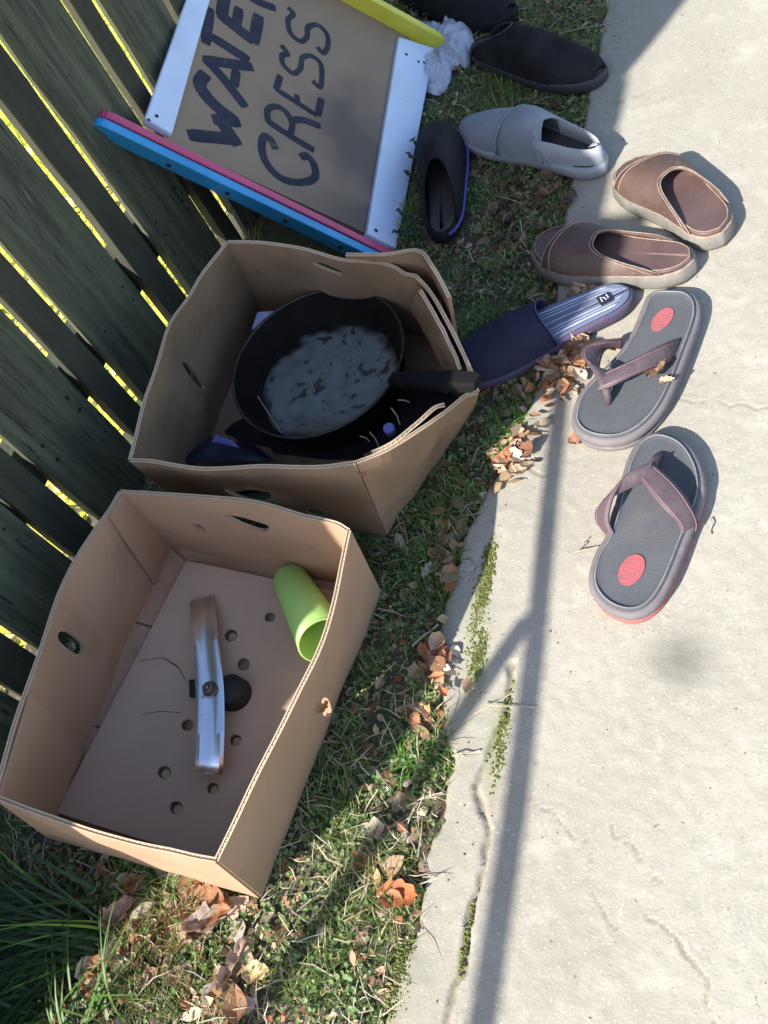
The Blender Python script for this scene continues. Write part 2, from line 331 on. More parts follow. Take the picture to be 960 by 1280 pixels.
# ================================================================= FENCE
FX = -1.12
fence = thing('wooden_fence', 'dark weathered wooden board fence with sunlight showing through its gaps', 'fence', (FX, 1.5, 0))
gaps = [0.30, 0.376, 0.535, 0.612, 0.783, 0.855, 1.025, 1.112, 1.277, 1.345]
gw = [.019 * g_ / 1.12 + e_ for g_, e_ in zip(gaps, (.008, .009, .006, .008, .007, .006, .010, .003, .003, .003))]
yy = 1.345
while yy < 5.6:
    for s_ in (0.165, 0.075): yy += s_; gaps.append(yy); gw.append(min(.030, .019 * yy / 1.12 + .003))
yy = 0.30
pre = []
while yy > -0.35:
    for s_ in (0.150, 0.075):
        yy -= s_; pre.append(yy)
pre = [p for p in pre if p > -0.36][::-1]; gaps = pre + gaps; gw = [0.014] * len(pre) + gw
bounds = [-0.418] + gaps + [gaps[-1] + .16]; gws = [0] + gw + [0]
STEP = 0.03
for i in range(len(bounds) - 1):
    y0 = bounds[i] + gws[i] / 2; y1 = bounds[i + 1] - gws[i + 1] / 2; wide = (y1 - y0) > 0.10
    x1 = FX if wide else FX - 0.0025; x0 = x1 - 0.019
    top = 1.45 if (y0 + y1) / 2 < STEP else 1.98
    n = 34; va = []
    j0, j1 = random.uniform(-.0015, .0015), random.uniform(-.0015, .0015); lean = random.uniform(-.002, .002)
    for k in range(n + 1):
        zz = 0.018 + (top - 0.018) * k / n; w0 = 0.0028 * noise.noise(V((i * 3.1, 0, zz * 9))) + j0; w1 = 0.0028 * noise.noise(V((i * 3.1, 7, zz * 9))) + j1
        bx = 0.003 * noise.noise(V((i, 2, zz * 2))) + lean * zz
        va += [V((x0 + bx, y0 + w0, zz)), V((x1 + bx, y0 + w0, zz)), V((x1 + bx, y1 + w1, zz)), V((x0 + bx, y1 + w1, zz))]
    fa = [(k * 4 + a, k * 4 + (a + 1) % 4, (k + 1) * 4 + (a + 1) % 4, (k + 1) * 4 + a) for k in range(n) for a in range(4)] + [(3, 2, 1, 0), (n * 4, n * 4 + 1, n * 4 + 2, n * 4 + 3)]
    mesh_obj('fence_board', va, fa, M_board if wide else M_boardb, fence)
for i in range(len(bounds) - 1):
    yw = bounds[i + 1] - bounds[i]
    if yw < .12 or bounds[i] < .1 or bounds[i] > 2.2: continue
    for k in (-1, 1):
        for zc in (.232, .262):
            nl = V((FX + .0008, (bounds[i] + bounds[i + 1]) / 2 + k * yw * .28, zc + random.uniform(-.006, .006)))
            mesh_obj('nail_head', *lathe([(.0001, .0012), (.0026, .0010), (.0032, -.002)], 10, frame(nl, (1, 0, 0), (0, 1, 0))), M_screw, fence)
for zc in (0.245, 1.15):
    bevel(mesh_obj('rail', *box(FX - 0.068, FX - 0.027, -0.38, 5.6, zc - 0.042, zc + 0.042), M_boardb, fence), .003)
for yp in (-0.34, 2.3, 5.2):
    if yp < 0: bevel(mesh_obj('post', *box(FX - 0.05, FX + 0.04, -.505, -.420, -0.3, 1.53), M_boardb, fence), .004)
    else: bevel(mesh_obj('post', *box(FX - 0.16, FX - 0.07, yp - .045, yp + .045, -0.3, 1.95), M_boardb, fence), .004)

# ---- handrail whose shadow crosses the path (stands behind the camera)
so = 1 / math.tan(SUN_EL); sx, sy = so * math.cos(SUN_AZ), so * math.sin(SUN_AZ)
rail_t = thing('pipe_handrail', 'dark steel pipe handrail standing beside the path', 'handrail', (-0.9, -1.0, 0))
def caster(px, py, h):
    p = G(px, py); return V((p.x - sx * h, p.y - sy * h, h))
r0 = caster(603, 1290, 1.0); r1 = caster(706, 470, 1.0); dr = (r1 - r0)
A0, B0 = r0 - dr * 1.2, r1 + dr * 0.12
mesh_obj('top_rail', *tube([A0 + (B0 - A0) * t + V((.006 * math.sin(9 * t + 1), 0, .006 * math.sin(13 * t))) for t in np.linspace(0, 1, 25)], [float(np.interp(t, (0, .5, 1), (.0170, .0155, .0110))) for t in np.linspace(0, 1, 25)], 14), M_steel, rail_t, smooth=True)
pj = caster(662, 770, 1.0)
mesh_obj('post', *tube([V((pj.x, pj.y, -.05)), V((pj.x, pj.y, .99))], .013, 12), M_steel, rail_t)
mesh_obj('post', *tube([V((A0.x, A0.y, -.05)), V((A0.x, A0.y, .99))], .016, 12), M_steel, rail_t)

# ================================================================= SIGN
SA = V((-0.782, 1.291, 0.01)); SN = V((0.801, 0.054, 0.596)).normalized()
def S(px, py, off=0.0): return onplane(px, py, SA + SN * off, SN)
sign = thing('sandwich_board_sign', 'hand-lettered WATER CRESS board with white, yellow, pink and blue frame, leaning on the fence', 'sign', SA)
def slab(name, pts, m, t0, t1, parent=sign, bv=.003):   # px quad, between offsets t0..t1 along the sign normal
    return bevel(mesh_obj(name, *hexa([S(*p, t0) if len(p) == 2 else p + SN * t0 for p in pts] + [S(*p, t1) if len(p) == 2 else p + SN * t1 for p in pts]), m, parent), bv)
exs = (S(540, 72) - S(490, 305)).normalized()
def ext(p, q, k):  # extend line p->q beyond q
    return q + (q - p) * k
tso, tsi = S(180, 150), S(214, 170); tso2, tsi2 = S(232, 0), S(262, 0)
farO = ext(tso, tso2, 0.70); farI = ext(tsi, tsi2, 0.70)
y_lo, y_hi = S(550, 68), None
# bars
pq = [S(205, 172), S(476, 298), S(512, 44), farI + (farO - farI) * .3]; pn = 48; pv = []; pc = []
st_ = S(455, 190); st2 = S(470, 290)
for j in range(pn + 1):
    for i in range(pn + 1):
        p = pq[0].lerp(pq[1], i / pn).lerp(pq[3].lerp(pq[2], i / pn), j / pn); pv.append(p - SN * .004)
        w_ = noise.noise(p * 9) * .5 + noise.noise(p * 30) * .25
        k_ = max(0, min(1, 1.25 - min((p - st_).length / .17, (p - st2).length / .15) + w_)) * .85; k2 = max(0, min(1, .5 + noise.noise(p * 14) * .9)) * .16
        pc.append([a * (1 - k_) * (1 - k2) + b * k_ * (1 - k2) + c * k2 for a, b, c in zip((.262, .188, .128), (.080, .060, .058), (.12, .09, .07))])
pf = [(j * (pn + 1) + i, j * (pn + 1) + i + 1, (j + 1) * (pn + 1) + i + 1, (j + 1) * (pn + 1) + i) for j in range(pn) for i in range(pn)]
K_ = len(pv); rim_ = list(range(pn + 1)) + [j * (pn + 1) + pn for j in range(1, pn + 1)] + [pn * (pn + 1) + i for i in range(pn - 1, -1, -1)] + [j * (pn + 1) for j in range(pn - 1, 0, -1)]
pv += [pv[i] - SN * .008 for i in rim_]; pc += [(.2, .16, .12)] * len(rim_); m_ = len(rim_)
pf += [(rim_[(i + 1) % m_], rim_[i], K_ + i, K_ + (i + 1) % m_) for i in range(m_)] + [tuple(K_ + i for i in range(m_))[::-1]]
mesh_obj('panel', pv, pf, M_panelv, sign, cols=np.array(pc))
slab('side_rail', [tso, tsi, farI, farO], M_white, -0.012, 0.006)
slab('side_rail', [S(457, 294), S(494, 312), S(542, 62), S(497, 48)], M_white, -0.012, 0.006)
def bar(name, a, b, wdir, w0, w1, t0, t1, m, shear=0.0):   # board on edge: rounded ends in the plane (length x sign normal)
    loop = []; n = 8; ax = (b - a).normalized(); r = (t1 - t0) / 2; c = (t0 + t1) / 2
    for k in range(n + 1):
        th = math.pi / 2 + math.pi * k / n; loop.append(a + ax * (r + math.cos(th) * r) + SN * (c + math.sin(th) * r))
    for k in range(n + 1):
        th = -math.pi / 2 + math.pi * k / n; loop.append(b + ax * (-r + math.cos(th) * r) + SN * (c + math.sin(th) * r))
    N_ = len(loop); sh_ = lambda p: wdir * (-shear * (t1 - (p - a).dot(SN))); vs = [p + wdir * w0 + sh_(p) for p in loop] + [p + wdir * w1 + sh_(p) for p in loop]
    fs = [tuple(range(N_))[::-1], tuple(range(N_, 2 * N_))] + [(i, (i + 1) % N_, N_ + (i + 1) % N_, N_ + i) for i in range(N_)]
    bm = bmesh.new(); me_o = mesh_obj(name, vs, fs, m, sign); bm.from_mesh(me_o.data); bmesh.ops.recalc_face_normals(bm, faces=bm.faces); bm.to_mesh(me_o.data); bm.free()
    return bevel(me_o, .003, 3, 50)
pb0, pb1 = S(124, 137), S(500, 322)
axp = (pb1 - pb0).normalized(); wd = SN.cross(axp).normalized()
if wd.y > 0: wd = -wd            # away from the panel, towards the viewer
bar('pink_end_board', pb0, pb1, wd, 0.0, 0.0165, -0.034, 0.009, M_pink, 0.38)
bar('blue_end_board', pb0 - axp * .004, pb1 - axp * .006, wd, 0.0168, 0.036, -0.040, 0.006, M_blue, 0.40)
ya, yb = S(428, 0), S(550, 66); ayx = (yb - ya).normalized(); wy = SN.cross(ayx).normalized()
if wy.y < 0: wy = -wy
bar('yellow_end_board', ya - ayx * 0.33, yb, wy, 0.002, 0.021, -0.012, 0.032, M_yellow)
def disc(c, n, r, h, k=12):
    F = frame(c, n); return lathe([(0.0001, h), (r * .8, h), (r, h * .5), (r, 0)], k, F)
for (px, py, r, dp) in ((186, 150, .0030, .0065), (196, 145, .0035, .0065), (508, 68, .0035, .0065), (523, 77, .003, .0065), (530, 78, .003, .0065), (470, 288, .004, .0065)):
    mesh_obj('screw', *disc(S(px, py, dp), SN, r, .0012), M_screw, sign)
for px, py in ((213, 208), (287, 245), (360, 282), (430, 312)):
    p = S(px, py) ; c0 = pb0 + axp * (p - pb0).dot(axp) + wd * 0.0272 + SN * -0.018
    mesh_obj('screw', *disc(c0, wd, .0045, .0015), M_screw, sign)
# painted letters
def stroke(pts, w, lift):
    px = crop(pts, 220, 0, 4.364); w *= 1.58; P3 = [S(a, b, -0.004 + lift) for a, b in px]
    P3 = spline(P3, max(2, (len(P3) - 1) * 6 + 1)) if len(P3) > 2 else P3
    if len(P3) == 2: P3 = [P3[0].lerp(P3[1], t / 6) for t in range(7)]
    vs = []; K = len(P3)
    for i, p in enumerate(P3):
        a = P3[max(i - 1, 0)]; b = P3[min(i + 1, K - 1)]; t = (b - a).normalized(); s_ = SN.cross(t)
        e = 0.0006 * noise.noise(p * 90); ww = w * .5 * (1.0 if 0 < i < K - 1 else .82) + e
        vs += [p + s_ * ww, p - s_ * (ww + e * .5)]
    vt = vs + [v - SN * 0.0004 for v in vs]; n0 = len(vs)
    fs = [(2 * i, 2 * i + 1, 2 * i + 3, 2 * i + 2) for i in range(K - 1)]
    fs += [(2 * i, 2 * i + 2, n0 + 2 * i + 2, n0 + 2 * i) for i in range(K - 1)] + [(2 * i + 1, n0 + 2 * i + 1, n0 + 2 * i + 3, 2 * i + 3) for i in range(K - 1)]
    return vt, fs
letters = [  # (name, [(points, width)...]) in the W A T E R / C R E S S lettering
    [([(65, 735), (330, 760)], .0175), ([(340, 795), (230, 640)], .0165), ([(200, 650), (350, 665)], .016), ([(330, 665), (200, 560), (130, 460), (165, 400)], .0165)],
    [([(155, 315), (260, 430), (380, 585)], .0135), ([(150, 325), (420, 365)], .0150), ([(330, 380), (318, 470)], .0120)],
    [([(195, 200), (400, 330)], .0150), ([(185, 40), (162, 240)], .0135)],
    [([(235, 75), (425, 225)], .0175), ([(248, 95), (262, 0), (275, -60)], .0165), ([(325, 165), (345, 40)], .0135), ([(425, 235), (452, 80)], .0155)],
    [([(545, 45), (440, 5), (330, -70)], .0130), ([(340, -75), (420, -210), (470, -120), (445, -20)], .012), ([(450, -60), (570, -140)], .012)],
    [([(545, 815), (515, 760), (480, 745), (468, 815), (500, 900), (580, 975), (680, 995), (755, 970), (755, 905), (715, 850), (680, 860)], .0105)],
    [([(500, 660), (620, 740), (755, 820)], .0100), ([(505, 670), (500, 600), (545, 580), (600, 610), (635, 680), (620, 735)], .0085), ([(635, 655), (700, 655), (790, 690)], .0100)],
    [([(545, 485), (770, 630)], .0085), ([(545, 490), (570, 410)], .0090), ([(665, 575), (660, 515)], .0080), ([(775, 630), (795, 535)], .0100)],
    [([(575, 245), (610, 295), (580, 300), (585, 350), (640, 400), (680, 370), (690, 315), (740, 305), (790, 350), (795, 430), (785, 475), (745, 440)], .0078)],
    [([(610, 40), (640, 75), (612, 110), (625, 180), (680, 225), (715, 200), (720, 150), (770, 135), (820, 180), (830, 240), (805, 290), (770, 255)], .0078)],
]
for li, strokes in enumerate(letters):
    v, f = merge([stroke(p, w, 0.0003 + 0.0002 * k) for k, (p, w) in enumerate(strokes)])
    mesh_obj('painted_letter', v, f, M_ink, sign)

# ================================================================= CARDBOARD
def plerp(pts, u):
    n = len(pts) - 1; L = [0]
    for a, b in zip(pts[:-1], pts[1:]): L.append(L[-1] + 1)
    t = u * n; a = min(int(t), n - 1); return pts[a].lerp(pts[a + 1], t - a)
class Surf:
    def __init__(s, top, bot, side=1, bow=0.0, wob=0.0, seed=0):
        k = max(len(top), len(bot)); s.top = spline(top, 25) if len(top) > 2 else top; s.bot = spline(bot, 25) if len(bot) > 2 else bot
        s.bow = bow; s.wob = wob; s.side = side; s.seed = seed
        s.L = sum((a - b).length for a, b in zip(s.top[:-1], s.top[1:])); s.H = (plerp(s.top, .5) - plerp(s.bot, .5)).length
    def raw(s, u, v): return plerp(s.bot, u).lerp(plerp(s.top, u), v)
    def nrm(s, u, v):
        e = .03; a = s.raw(min(u + e, 1), v) - s.raw(max(u - e, 0), v); b = s.raw(u, min(v + e, 1)) - s.raw(u, max(v - e, 0))
        return a.cross(b).normalized() * s.side
    def at(s, u, v, off=0):
        n = s.nrm(u, v); p = s.raw(u, v)
        b = s.bow * math.sin(math.pi * max(0, min(1, u))) * v + s.wob * noise.noise(V((u * 4, v * 2, s.seed))) * min(1, 6 * u, 6 * (1 - u))
        return p + n * (b + off)
    def uv(s, px, py):
        best = (1e9, 0, 0); lo = [0, 1, 0, 1]
        for it in range(3):
            for a in np.linspace(lo[0], lo[1], 25):
                for b in np.linspace(lo[2], lo[3], 25):
                    q = proj(s.at(float(a), float(b))); d = (q[0] - px) ** 2 + (q[1] - py) ** 2
                    if d < best[0]: best = (d, a, b)
            w = (lo[1] - lo[0]) / 10; h = (lo[3] - lo[2]) / 10; lo = [best[1] - w, best[1] + w, best[2] - h, best[2] + h]
        return float(best[1]), float(best[2])
def sheet(name, sf, m, parent, th=0.0058, holes=(), nu=22, nv=8, flute=None, smooth=True, ragged=0.0):
    """card sheet over a surface, with holes (uv polygons), a thickness and fluting shown along its top edge"""
    L, H = sf.L, sf.H; verts = []; edges = []
    def loop(pts):
        o = len(verts); verts.extend(V((u * L, v * H)) for u, v in pts); n = len(pts); edges.extend((o + i, o + (i + 1) % n) for i in range(n))
        return [(u, v) for u, v in pts]
    outer = [(i / nu, 0) for i in range(nu)] + [(1, i / nv) for i in range(nv)] + [(1 - i / nu, 1) for i in range(nu)] + [(0, 1 - i / nv) for i in range(nv)]
    loop(outer); hl = [loop(h) for h in holes]
    for i in range(1, nu):
        for j in range(1, nv):
            u, v = i / nu, j / nv
            if any(inpoly(u, v, h) for h in hl): continue
            if any(min(math.hypot((u - a) * L, (v - b) * H) for a, b in h) < 0.006 for h in hl): continue
            verts.append(V((u * L, v * H)))
    ov, oe, of, *_ = delaunay_2d_cdt(verts, edges, [], 0, 1e-6)
    tris = []
    for f in of:
        cx = sum(ov[i].x for i in f) / len(f) / L; cy = sum(ov[i].y for i in f) / len(f) / H
        if not inpoly(cx, cy, outer) and not (0 < cx < 1 and 0 < cy < 1): continue
        if any(inpoly(cx, cy, h) for h in hl): continue
        tris.append(tuple(f))
    n = len(ov); top_in = (lambda v: 1)
    A = [sf.at(min(max(p.x / L, 0), 1), min(max(p.y / H, 0), 1), th / 2) for p in ov]; B = [sf.at(min(max(p.x / L, 0), 1), min(max(p.y / H, 0), 1), -th / 2) for p in ov]
    fs = list(tris) + [tuple(i + n for i in t[::-1]) for t in tris]
    cnt = {}
    for t in tris:
        for a, b in zip(t, t[1:] + t[:1]): cnt[(a, b)] = cnt.get((a, b), 0) + 1
    for (a, b) in cnt:
        if (b, a) in cnt: continue
        if flute and abs(ov[a].y - H) < 1e-5 and abs(ov[b].y - H) < 1e-5: continue
        fs.append((b, a, a + n, b + n))
    o = mesh_obj(name, A + B, fs, m, parent, smooth=False)
    if flute:
        vs = []; fz = []; K = int(L / 0.0034)
        for i in range(K + 1):
            u = i / K; v0 = 1 - 0.0016 / H; s_ = (th / 2 - .0004) * (1 if i % 2 else -1) * .95
            vs += [sf.at(u, 1, s_) + V((0, 0, -.0005)), sf.at(u, v0, s_)]
            if i: fz.append((2 * i - 2, 2 * i - 1, 2 * i + 1, 2 * i))
        b0 = len(vs)
        for i in range(nu + 1):
            u = i / nu; v0 = 1 - 0.0018 / H; vs += [sf.at(u, v0, th / 2 - .0002), sf.at(u, v0, -th / 2 + .0002)]
            if i: fz.append((b0 + 2 * i - 2, b0 + 2 * i - 1, b0 + 2 * i + 1, b0 + 2 * i))
        for s_ in (1, -1):                   # liner lips
            b0 = len(vs)
            for i in range(nu + 1):
                u = i / nu; vs += [sf.at(u, 1, s_ * th / 2), sf.at(u, 1, s_ * (th / 2 - .0015)), sf.at(u, 1 - .007 / H, s_ * (th / 2 - .0015))]
                if i: a = b0 + 3 * i - 3; c_ = b0 + 3 * i; fz += [(a, a + 1, c_ + 1, c_), (a + 1, a + 2, c_ + 2, c_ + 1)]
        mesh_obj('corrugated_edge', vs, fz, M_kraftin, o)
    return o
def px_hole(sf, pts): return [sf.uv(a, b) for a, b in pts]
def rounded(pts, n=4):
    P_ = [V((a, b)) for a, b in pts]; return [tuple(q) for q in smooth_loop(P_, len(P_) * n)]

# ---- box one (front, open, banana-box like carton)
b1 = thing('cardboard_box', 'open cardboard box in front, holding a green tumbler and a chrome strip', 'box', G(230, 880))
FLt, FRt, BRt, BLt = G(-8, 995, .245), G(270, 1075, .20), G(436, 663, .205), G(150, 614, .235)
FLb, FRb, BRb, BLb = G(62, 1046, .045), G(325, 1120, .0), G(475, 740, .0), G(213, 683, .05)
m1 = FLt.lerp(FRt, .5); m2 = FRt.lerp(BRt, .5)
sF = Surf([FLt, G(125, 1042, .225), FRt], [FLb, FRb], 1, 0.0, .005, 1)
sR = Surf([FRt, G(352, 905, .206), G(407, 790, .207), BRt], [FRb, BRb], 1, 0, .006, 2)
sB = Surf([BRt, G(390, 645, .215), G(290, 624, .225), BLt], [BRb, BLb], 1, 0, .006, 3)
sL = Surf([BLt, G(72, 745, .24), FLt], [BLb, FLb], 1, 0, .007, 4)
sheet('front_wall', sF, M_kraft, b1, flute=1, holes=[px_hole(sF, [(168, 1068), (185, 1066), (183, 1076), (170, 1076)])] if 0 else ())
hR = px_hole(sR, rounded([(401, 872), (407, 872), (412, 886), (409, 896), (402, 893), (399, 880)], 2))
sheet('side_wall', sR, M_kraft, b1, flute=1, holes=[hR])
hB = [px_hole(sB, rounded(p, 3)) for p in ([(241, 654), (247, 653), (258, 660), (254, 662), (248, 660)], [(281, 642), (296, 643), (322, 650), (337, 656), (331, 663), (315, 659), (298, 652)],
                                            [(384, 680), (390, 681), (401, 689), (400, 693), (392, 687)])]
sheet('back_wall', sB, M_kraft, b1, flute=1, holes=hB)
hL = px_hole(sL, rounded([(72, 790), (84, 791), (101, 804), (102, 814), (95, 818), (80, 809), (71, 799)], 3))
sheet('side_wall', sL, M_kraft, b1, flute=1, holes=[hL])
# a leaf-brown torn flap behind the round hole in the right wall
c_ = sR.at(*sR.uv(406, 886), -.012)
# floor
def FP(u, v, off=0):  # u: left->right, v: front->back
    p = FLb.lerp(FRb, u).lerp(BLb.lerp(BRb, u), v); return p + V((0, 0, off))
class Flat(Surf):
    def __init__(s, q, off=0.0, wob=0.0, seed=0): s.q = q; s.off = off; s.wob = wob; s.seed = seed; s.L = (q[1] - q[0]).length; s.H = (q[3] - q[0]).length
    def at(s, u, v, off=0):
        a, b, c, d = s.q; return a.lerp(b, u).lerp(d.lerp(c, u), v) + V((0, 0, s.off + off + s.wob * noise.noise(V((u * 3, v * 3, s.seed)))))
def FG(px, py):   # photo point on the tilted carton floor
    n = (FRb - FLb).cross(BLb - FLb).normalized(); return onplane(px, py, FLb, n)
fl0 = Flat([FLb, FRb, BRb, BLb], 0.002); sheet('bottom_panel', fl0, M_kraft, b1, th=.003, nu=10, nv=10)
strip = [[FG(213, 684), FG(236, 706), FG(196, 786), FG(168, 778)], [FG(167, 781), FG(195, 789), FG(135, 912), FG(104, 903)], [FG(103, 906), FG(134, 915), FG(80, 1018), FG(52, 1012)]]
for q in strip: sheet('inner_flap', Flat([q[3], q[2], q[1], q[0]], 0.0075, .001, 3), M_kraft, b1, th=.003, nu=4, nv=6)
tf = Flat([FG(80, 1020), FG(335, 1100), FG(470, 755), FG(240, 708)], 0.016, .0025, 5)
tf.uv = lambda px, py: Surf.uv(tf, px, py)
vent = []
for (px, py, r) in ((289, 795, 8.5), (305, 831, 8.5), (295, 926, 8), (206, 966, 9), (267, 986, 8), (221, 1010, 9), (235, 907, 8), (338, 772, 7)):
    vent.append([tf.uv(px + r * math.cos(t), py + r * .95 * math.sin(t)) for t in np.linspace(0, 2 * math.pi, 11)[:-1]])
slit = [px_hole(tf, [(176, 826), (205, 822), (224, 834), (234, 852), (233, 852.6), (223, 835.2), (204.6, 823.4), (176, 827.2)]), px_hole(tf, [(178, 893), (200, 889), (228, 891), (228, 892), (200, 890.3), (178, 894.2)])]
tp = sheet('top_flap', tf, M_kraftf, b1, th=.004, holes=vent + slit, nu=20, nv=20)
for k, (px, py) in enumerate(((289, 795), (295, 926), (206, 966), (267, 986), (221, 1010))):   # punched discs still hanging in their holes
    c0 = tf.at(*tf.uv(px + 1, py + 1), -.0025); mesh_obj('punched_disc', *lathe([(0.0001, .001), (.0068, .001), (.0068, -.001)], 14, frame(c0, V((.12, .1 * (k - 2), 1)))), M_kraft, tp)
# inside seam flap of left wall (glued corner)
sheet('corner_flap', Surf([sL.at(.0, .99, -.0055), sL.at(.16, .985, -.0055)], [sL.at(.0, .02, -.0055), sL.at(.16, .02, -.0055)], 1), M_kraft, b1, th=.003, nu=4, nv=6)
sheet('corner_flap', Surf([sL.at(.74, .985, -.0055), sL.at(1, .985, -.0055)], [sL.at(.74, .02, -.0055), sL.at(1, .02, -.0055)], 1), M_kraft, b1, th=.003, nu=4, nv=6)

# ---- box two (behind, battered)
b2 = thing('cardboard_box', 'battered cardboard box behind, holding a black frying pan', 'box', G(400, 560))
f1, f2, f3 = G(162, 575, .255), G(445, 578, .235), G(597, 490, .15)
k1, k2 = G(520, 345, .235), G(284, 302, .285)
g1, g2, g3, gk1, gk2 = V((-1.01, .69, .04)), G(482, 668, 0), G(590, 512, 0.0), V((-.60, 1.06, 0)), V((-1.0, 1.12, .05))
t1 = Surf([f1, G(240, 583, .25), G(340, 585, .243), f2], [g1, g2], 1, 0, .007, 11)
t2 = Surf([f2, G(520, 542, .20), G(560, 510, .175), f3], [g2, g3], 1, 0, .009, 12)
t3 = Surf([f3, G(584, 455, .175), G(553, 388, .21), k1], [g3, gk1], 1, 0, .009, 13)
t4 = Surf([k1, G(492, 333, .238), G(430, 325, .245), G(365, 308, .265), k2], [gk1, gk2], 1, 0, .009, 14)
t5 = Surf([k2, G(245, 355, .28), G(212, 405, .275), G(186, 485, .265), f1], [gk2, g1], 1, 0, .009, 15)
h1 = [px_hole(t1, rounded(p, 3)) for p in ([(281, 609), (336, 613), (333, 627), (303, 622)], [(384, 635), (403, 637), (403, 646), (388, 643)])]
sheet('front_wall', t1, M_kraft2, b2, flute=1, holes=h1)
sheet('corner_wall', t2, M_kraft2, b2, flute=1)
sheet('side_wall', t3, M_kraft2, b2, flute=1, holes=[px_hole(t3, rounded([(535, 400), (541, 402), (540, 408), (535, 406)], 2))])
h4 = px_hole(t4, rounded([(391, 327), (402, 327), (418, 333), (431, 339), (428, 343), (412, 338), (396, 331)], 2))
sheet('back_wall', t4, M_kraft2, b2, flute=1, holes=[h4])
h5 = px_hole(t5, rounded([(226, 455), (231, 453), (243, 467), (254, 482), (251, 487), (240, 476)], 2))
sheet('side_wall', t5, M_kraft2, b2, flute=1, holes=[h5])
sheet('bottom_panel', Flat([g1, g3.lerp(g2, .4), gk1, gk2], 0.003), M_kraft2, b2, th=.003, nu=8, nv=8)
# loose outer flap bent away at the back right corner, and the inner doubled rim
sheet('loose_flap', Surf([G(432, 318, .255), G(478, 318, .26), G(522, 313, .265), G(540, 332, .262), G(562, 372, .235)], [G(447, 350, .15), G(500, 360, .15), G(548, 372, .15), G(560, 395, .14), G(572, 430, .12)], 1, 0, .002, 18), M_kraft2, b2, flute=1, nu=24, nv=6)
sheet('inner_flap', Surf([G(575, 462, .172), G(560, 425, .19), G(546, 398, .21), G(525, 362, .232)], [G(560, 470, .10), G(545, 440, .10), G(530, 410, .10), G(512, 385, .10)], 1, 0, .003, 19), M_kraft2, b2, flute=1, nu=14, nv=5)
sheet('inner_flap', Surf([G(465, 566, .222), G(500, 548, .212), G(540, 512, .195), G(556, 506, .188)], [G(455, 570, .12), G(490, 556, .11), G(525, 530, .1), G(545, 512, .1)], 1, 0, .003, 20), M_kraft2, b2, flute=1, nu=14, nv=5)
# small red stamp
uv0 = t2.uv(450, 592)
st = []
for dx, dy, w, h in ((0, 0, .004, .010), (.007, 0, .004, .010), (.0035, .003, .012, .0025), (.0035, -.004, .012, .002)):
    u = uv0[0] + (dx) / t2.L; v = uv0[1] + dy / t2.H; a = w / 2 / t2.L; b = h / 2 / t2.H; off = .0030 + len(st) * .0003
    st.append(([t2.at(u - a, v - b, off), t2.at(u + a, v - b, off), t2.at(u + a, v + b, off), t2.at(u - a, v + b, off)], [(0, 1, 2, 3)]))
mesh_obj('red_stamp', *merge(st), M_red, b2)

# ---- frying pan inside box two
PC = V((-0.772, 0.912, 0.115)); tilt = V((.06, -.07, 1)).normalized(); PF = frame(PC, tilt)
pan = thing('frying_pan', 'black frying pan with grey caked bottom lying in the battered box', 'frying pan', PC)
mesh_obj('pan_body', *lathe([(0.0001, -.040), (.122, -.040), (.131, -.034), (.148, .018), (.150, .021), (.152, .019), (.150, .016), (.134, -.040), (.126, -.048), (.0001, -.048)], 72, PF), M_pan, pan, smooth=True)
mesh_obj('pan_rim', *tube([PF @ V((.1505 * math.cos(t), .1505 * math.sin(t), .021)) for t in np.linspace(0, 2 * math.pi, 73)[:-1]], .0026, 8, closed=True), M_panrim, pan, smooth=True)
rs = []; nn = 120
rv = [PF @ V((0, 0, -.0365))]; rf = []
RR = [.006 + .117 * k / 26 for k in range(27)]; rc = [(.18, .21, .23)]
for r in RR:
    for k in range(nn):
        t = 2 * math.pi * k / nn; q = V((math.cos(t), math.sin(t), 0)); p = q * r
        rv.append(PF @ V((p.x, p.y, -.0365 + .0010 * noise.noise(p * 60) + .0006 * noise.noise(p * 150))))
        e = (r - .104) / .018 + .9 * noise.noise(p * 22 + V((2, 0, 0))) + .6 * noise.noise(p * 60); e = max(0, min(1, e))
        if noise.noise(p * 85 + V((0, 5, 0))) + .8 * noise.noise(p * 28 + V((4, 0, 0))) > .47: e = max(e, .8)
        rust = max(0, min(1, (noise.noise(p * 14 + V((9, 1, 0))) - .12) * 3)) * (r / .12)
        c = [a * (1 - rust * .7) + b * rust * .7 for a, b in zip((.135, .160, .170), (.10, .065, .035))]; g_ = 1 + .35 * noise.noise(p * 45)
        rc.append([a * g_ * (1 - e) + b * e for a, b in zip(c, (.012, .010, .009))])
for k in range(nn): rf.append((0, 1 + k, 1 + (k + 1) % nn))
for i in range(len(RR) - 1):
    for k in range(nn): rf.append((1 + i * nn + k, 1 + (i + 1) * nn + k, 1 + (i + 1) * nn + (k + 1) % nn, 1 + i * nn + (k + 1) % nn))
mesh_obj('grey_residue', rv, rf, M_residue, pan, smooth=True, cols=np.array(rc))
hA, hB_ = G(490, 474, .150), G(598, 478, .200)
hd = (hB_ - hA).normalized(); hs = hd.cross(V((0, 0, 1))).normalized()
hv = []
for t, w, h in ((0, .012, .008), (.12, .014, .010), (.3, .0165, .011), (.7, .018, .012), (.95, .017, .011), (1.0, .013, .008)):
    p = hA.lerp(hB_, t); hv += [p + hs * w * .78 + V((0, 0, -h * .7)), p - hs * w * .78 + V((0, 0, -h * .7)), p - hs * w * .8 + V((0, 0, h * .5)), p - hs * w * .6 + V((0, 0, h)), p + hs * w * .6 + V((0, 0, h)), p + hs * w * .8 + V((0, 0, h * .5))]
